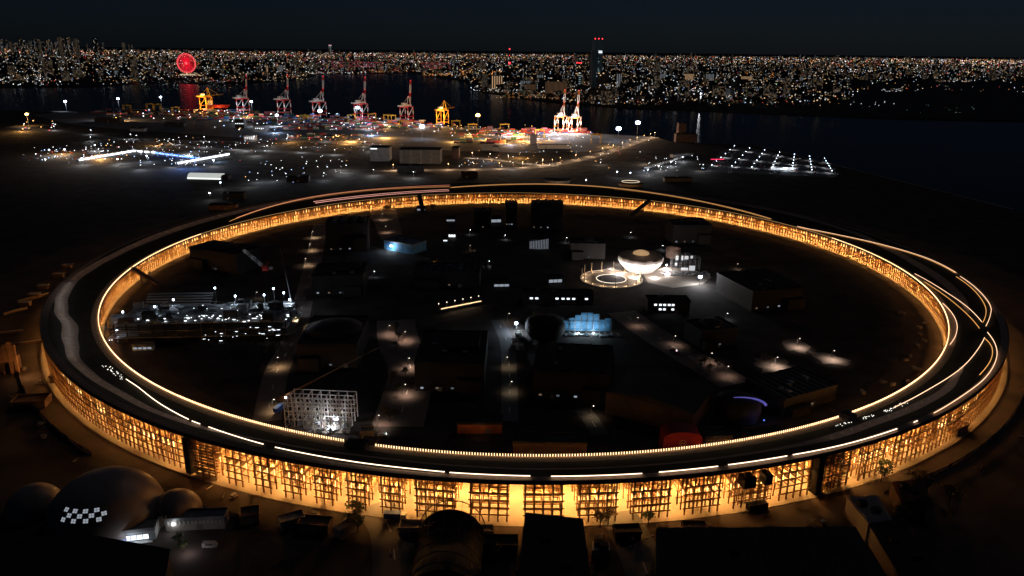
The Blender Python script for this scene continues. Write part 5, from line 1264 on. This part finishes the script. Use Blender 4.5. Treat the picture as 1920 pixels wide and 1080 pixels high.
def slab(px, w_, h_, n_, m, label, z0=2, dd=16):
    p = at(*px); o = thing('apartment_slab', label, 'apartment block', p)
    MB().box((0,0,h_/2),(w_,dd,h_)).build('wall', mat('slab_wall',(.12,.10,.09),.8), o); MB().box((0,0,h_+1),(w_*.3,dd*.5,2.4)).build('roof_house', DARK, o)
    for i in range(n_): MB().box((-w_/2+(i+.5)*w_/n_, -dd/2-.4, h_/2+z0/2),(w_/n_*.45,.5,h_-z0-3)).build('lit_stair', m, o)
amb = glow('stair_amber',(1,.62,.34),.40); ambd = glow('stair_dim',(1,.55,.3),.085); whd = glow('stair_white',(.85,.92,1),.16)
for px, w_, h_, n_, m, lab in (((932,168),52,62,5,amb,'pale apartment block with glowing amber columns on the far shore'),((985,172),46,48,6,whd,'grey apartment block right of the amber one'),((1012,170),30,70,3,whd,'taller grey apartment block with two pale lines'),
      ((1032,178),44,54,9,ambd,'brown apartment slab, left of the long brown group'),((1052,180),44,56,9,ambd,'brown apartment slab, right of the long brown group'),((995,178),40,44,7,ambd,'low brown apartment slab at the start of the group'),((1131,186),44,40,5,amb,'low block with five amber columns below the skyscraper'),
      ((222,144),32,36,3,whd,'white-lit block on the left shore'),((500,136),30,50,3,amb,'amber block on the shore behind the second quay crane'),((528,135),26,50,2,whd,'white block beside the amber shore block'),((1205,176),56,34,7,whd,'long grey block right of the skyscraper'),((1290,152),60,44,8,amb,'long amber-columned block at the right'),((1330,152),50,44,6,whd,'white-columned block at the right'),((1240,150),60,40,7,whd,'grey columned block right of the tower'),((1400,152),80,30,10,amb,'long low amber block far right'),((1500,152),70,30,9,whd,'long low white block far right'),((1160,160),30,60,3,whd,'slim white-lit block right of the skyscraper')): slab(px, w_, h_, n_, m, lab)
for i, (px, w_, h_, m) in enumerate((((1260,196),150,12,DARK),((1420,190),200,14,DARK),((1180,168),90,26,mat('shop_wall',(.2,.19,.18),.8)),((1330,184),110,10,WHITE),((1520,186),160,12,DARK),((1200,188),60,16,PALE))):
    block('shore_warehouse', ['long dark warehouse on the right far shore','long dark depot behind the right shore','broad dim hall right of the skyscraper','white-lit depot on the right far shore','dark depot farther right on the shore','pale hall below the broad dim one'][i], at(*px), w_, 40, h_, 0, m, ROOFM, 'warehouse', units=1)
for i, px in enumerate(((1310,184),(1350,187))):
    p = at(*px); o = thing('depot_lamp', ['left strong lamp of the white depot','right strong lamp of the white depot'][i], 'mast lamp', (p.x,p.y-24,0)); MB().tube((0,0,0),(0,0,18),.5,.4,6).build('mast', STEEL, o); MB().ball((0,0,19),2.4,8,5).build('lamp_head', G_COOL, o); lamp('depot_light',(0,-4,17),60000,NEUT,o,1)
# ferris wheel
fw = thing('ferris_wheel', 'big ferris wheel lit solid red on the far shore', 'ferris wheel', at(352,141)); RR = 58; zc = 72
n_ = 48
for rr, tw in ((RR,2.6),(RR*.9,1.8)):
    b = MB()
    for i in range(n_):
        a, c_ = 2*math.pi*i/n_, 2*math.pi*(i+1)/n_; b.beam((rr*math.cos(a),0,zc+rr*math.sin(a)),(rr*math.cos(c_),0,zc+rr*math.sin(c_)),tw,tw)
    b.build('rim', glow('wheel_rim',(1,.12,.12),1.5), fw)
for i in range(48):
    a = 2*math.pi*i/48; MB().beam((0,0,zc),(RR*math.cos(a),0,zc+RR*math.sin(a)),5.4,1.2).build('spoke', glow('wheel_spoke',(1,.012,.035),.8), fw)
MB().ball((0,0,zc),9,10,6).build('hub', G_RED, fw)
for i in range(32):
    a = 2*math.pi*i/32; MB().box(((RR+3)*math.cos(a),0,zc+(RR+3)*math.sin(a)),(3.2,3.2,3.6)).build('gondola', REDP, fw)
for x in (-30,30):
    for y in (-9,9): MB().beam((x,y,0),(0,y*.4,zc),2.2).build('support_leg', WHITE, fw)
MB().box((0,0,3),(90,20,6)).build('boarding_hall', mat('wheel_hall',(.5,.4,.3),.7,em=(1,.8,.5),es=.5), fw)
# red truss bridges
def truss(a, b_, label):
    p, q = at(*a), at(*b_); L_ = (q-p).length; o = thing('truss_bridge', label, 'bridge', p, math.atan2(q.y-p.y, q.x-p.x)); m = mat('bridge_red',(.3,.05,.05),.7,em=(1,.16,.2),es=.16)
    n_ = 14
    for z in (30,62): MB().box((L_/2,0,z),(L_,8,3.5)).build('chord', m, o)
    for i in range(n_):
        MB().beam((i*L_/n_,0,30 if i % 2 else 62),((i+1)*L_/n_,0,62 if i % 2 else 30),3).build('diagonal', m, o)
    for i in (2,7,12): MB().box((i*L_/14,0,15),(9,9,30)).build('pier', DARK, o)
truss((622,131),(720,132),'left red-lit truss bridge before the far city'); truss((790,133),(862,134),'right red-lit truss bridge before the far city')
# small ferry reflections and ship at the lit quay
sh = thing('cargo_ship', 'small ship lit amber at the left quay beside the yellow crane', 'ship', at(408,202), .1)
MB().add([(-32,-6,0),(30,-6,0),(30,6,0),(-32,6,0),(-34,-7,8),(38,-1,9),(38,1,9),(-34,7,8)], MB.BF).build('hull', REDP, sh); MB().box((-20,0,14),(12,11,14)).build('bridge_house', WHITE, sh); MB().tube((-24,0,20),(-24,0,27),1.6,1.4,8).build('funnel', ORANGEP, sh)
lamp('ship_light', (0,-14,16), 16000, SOD, sh, 1.0)
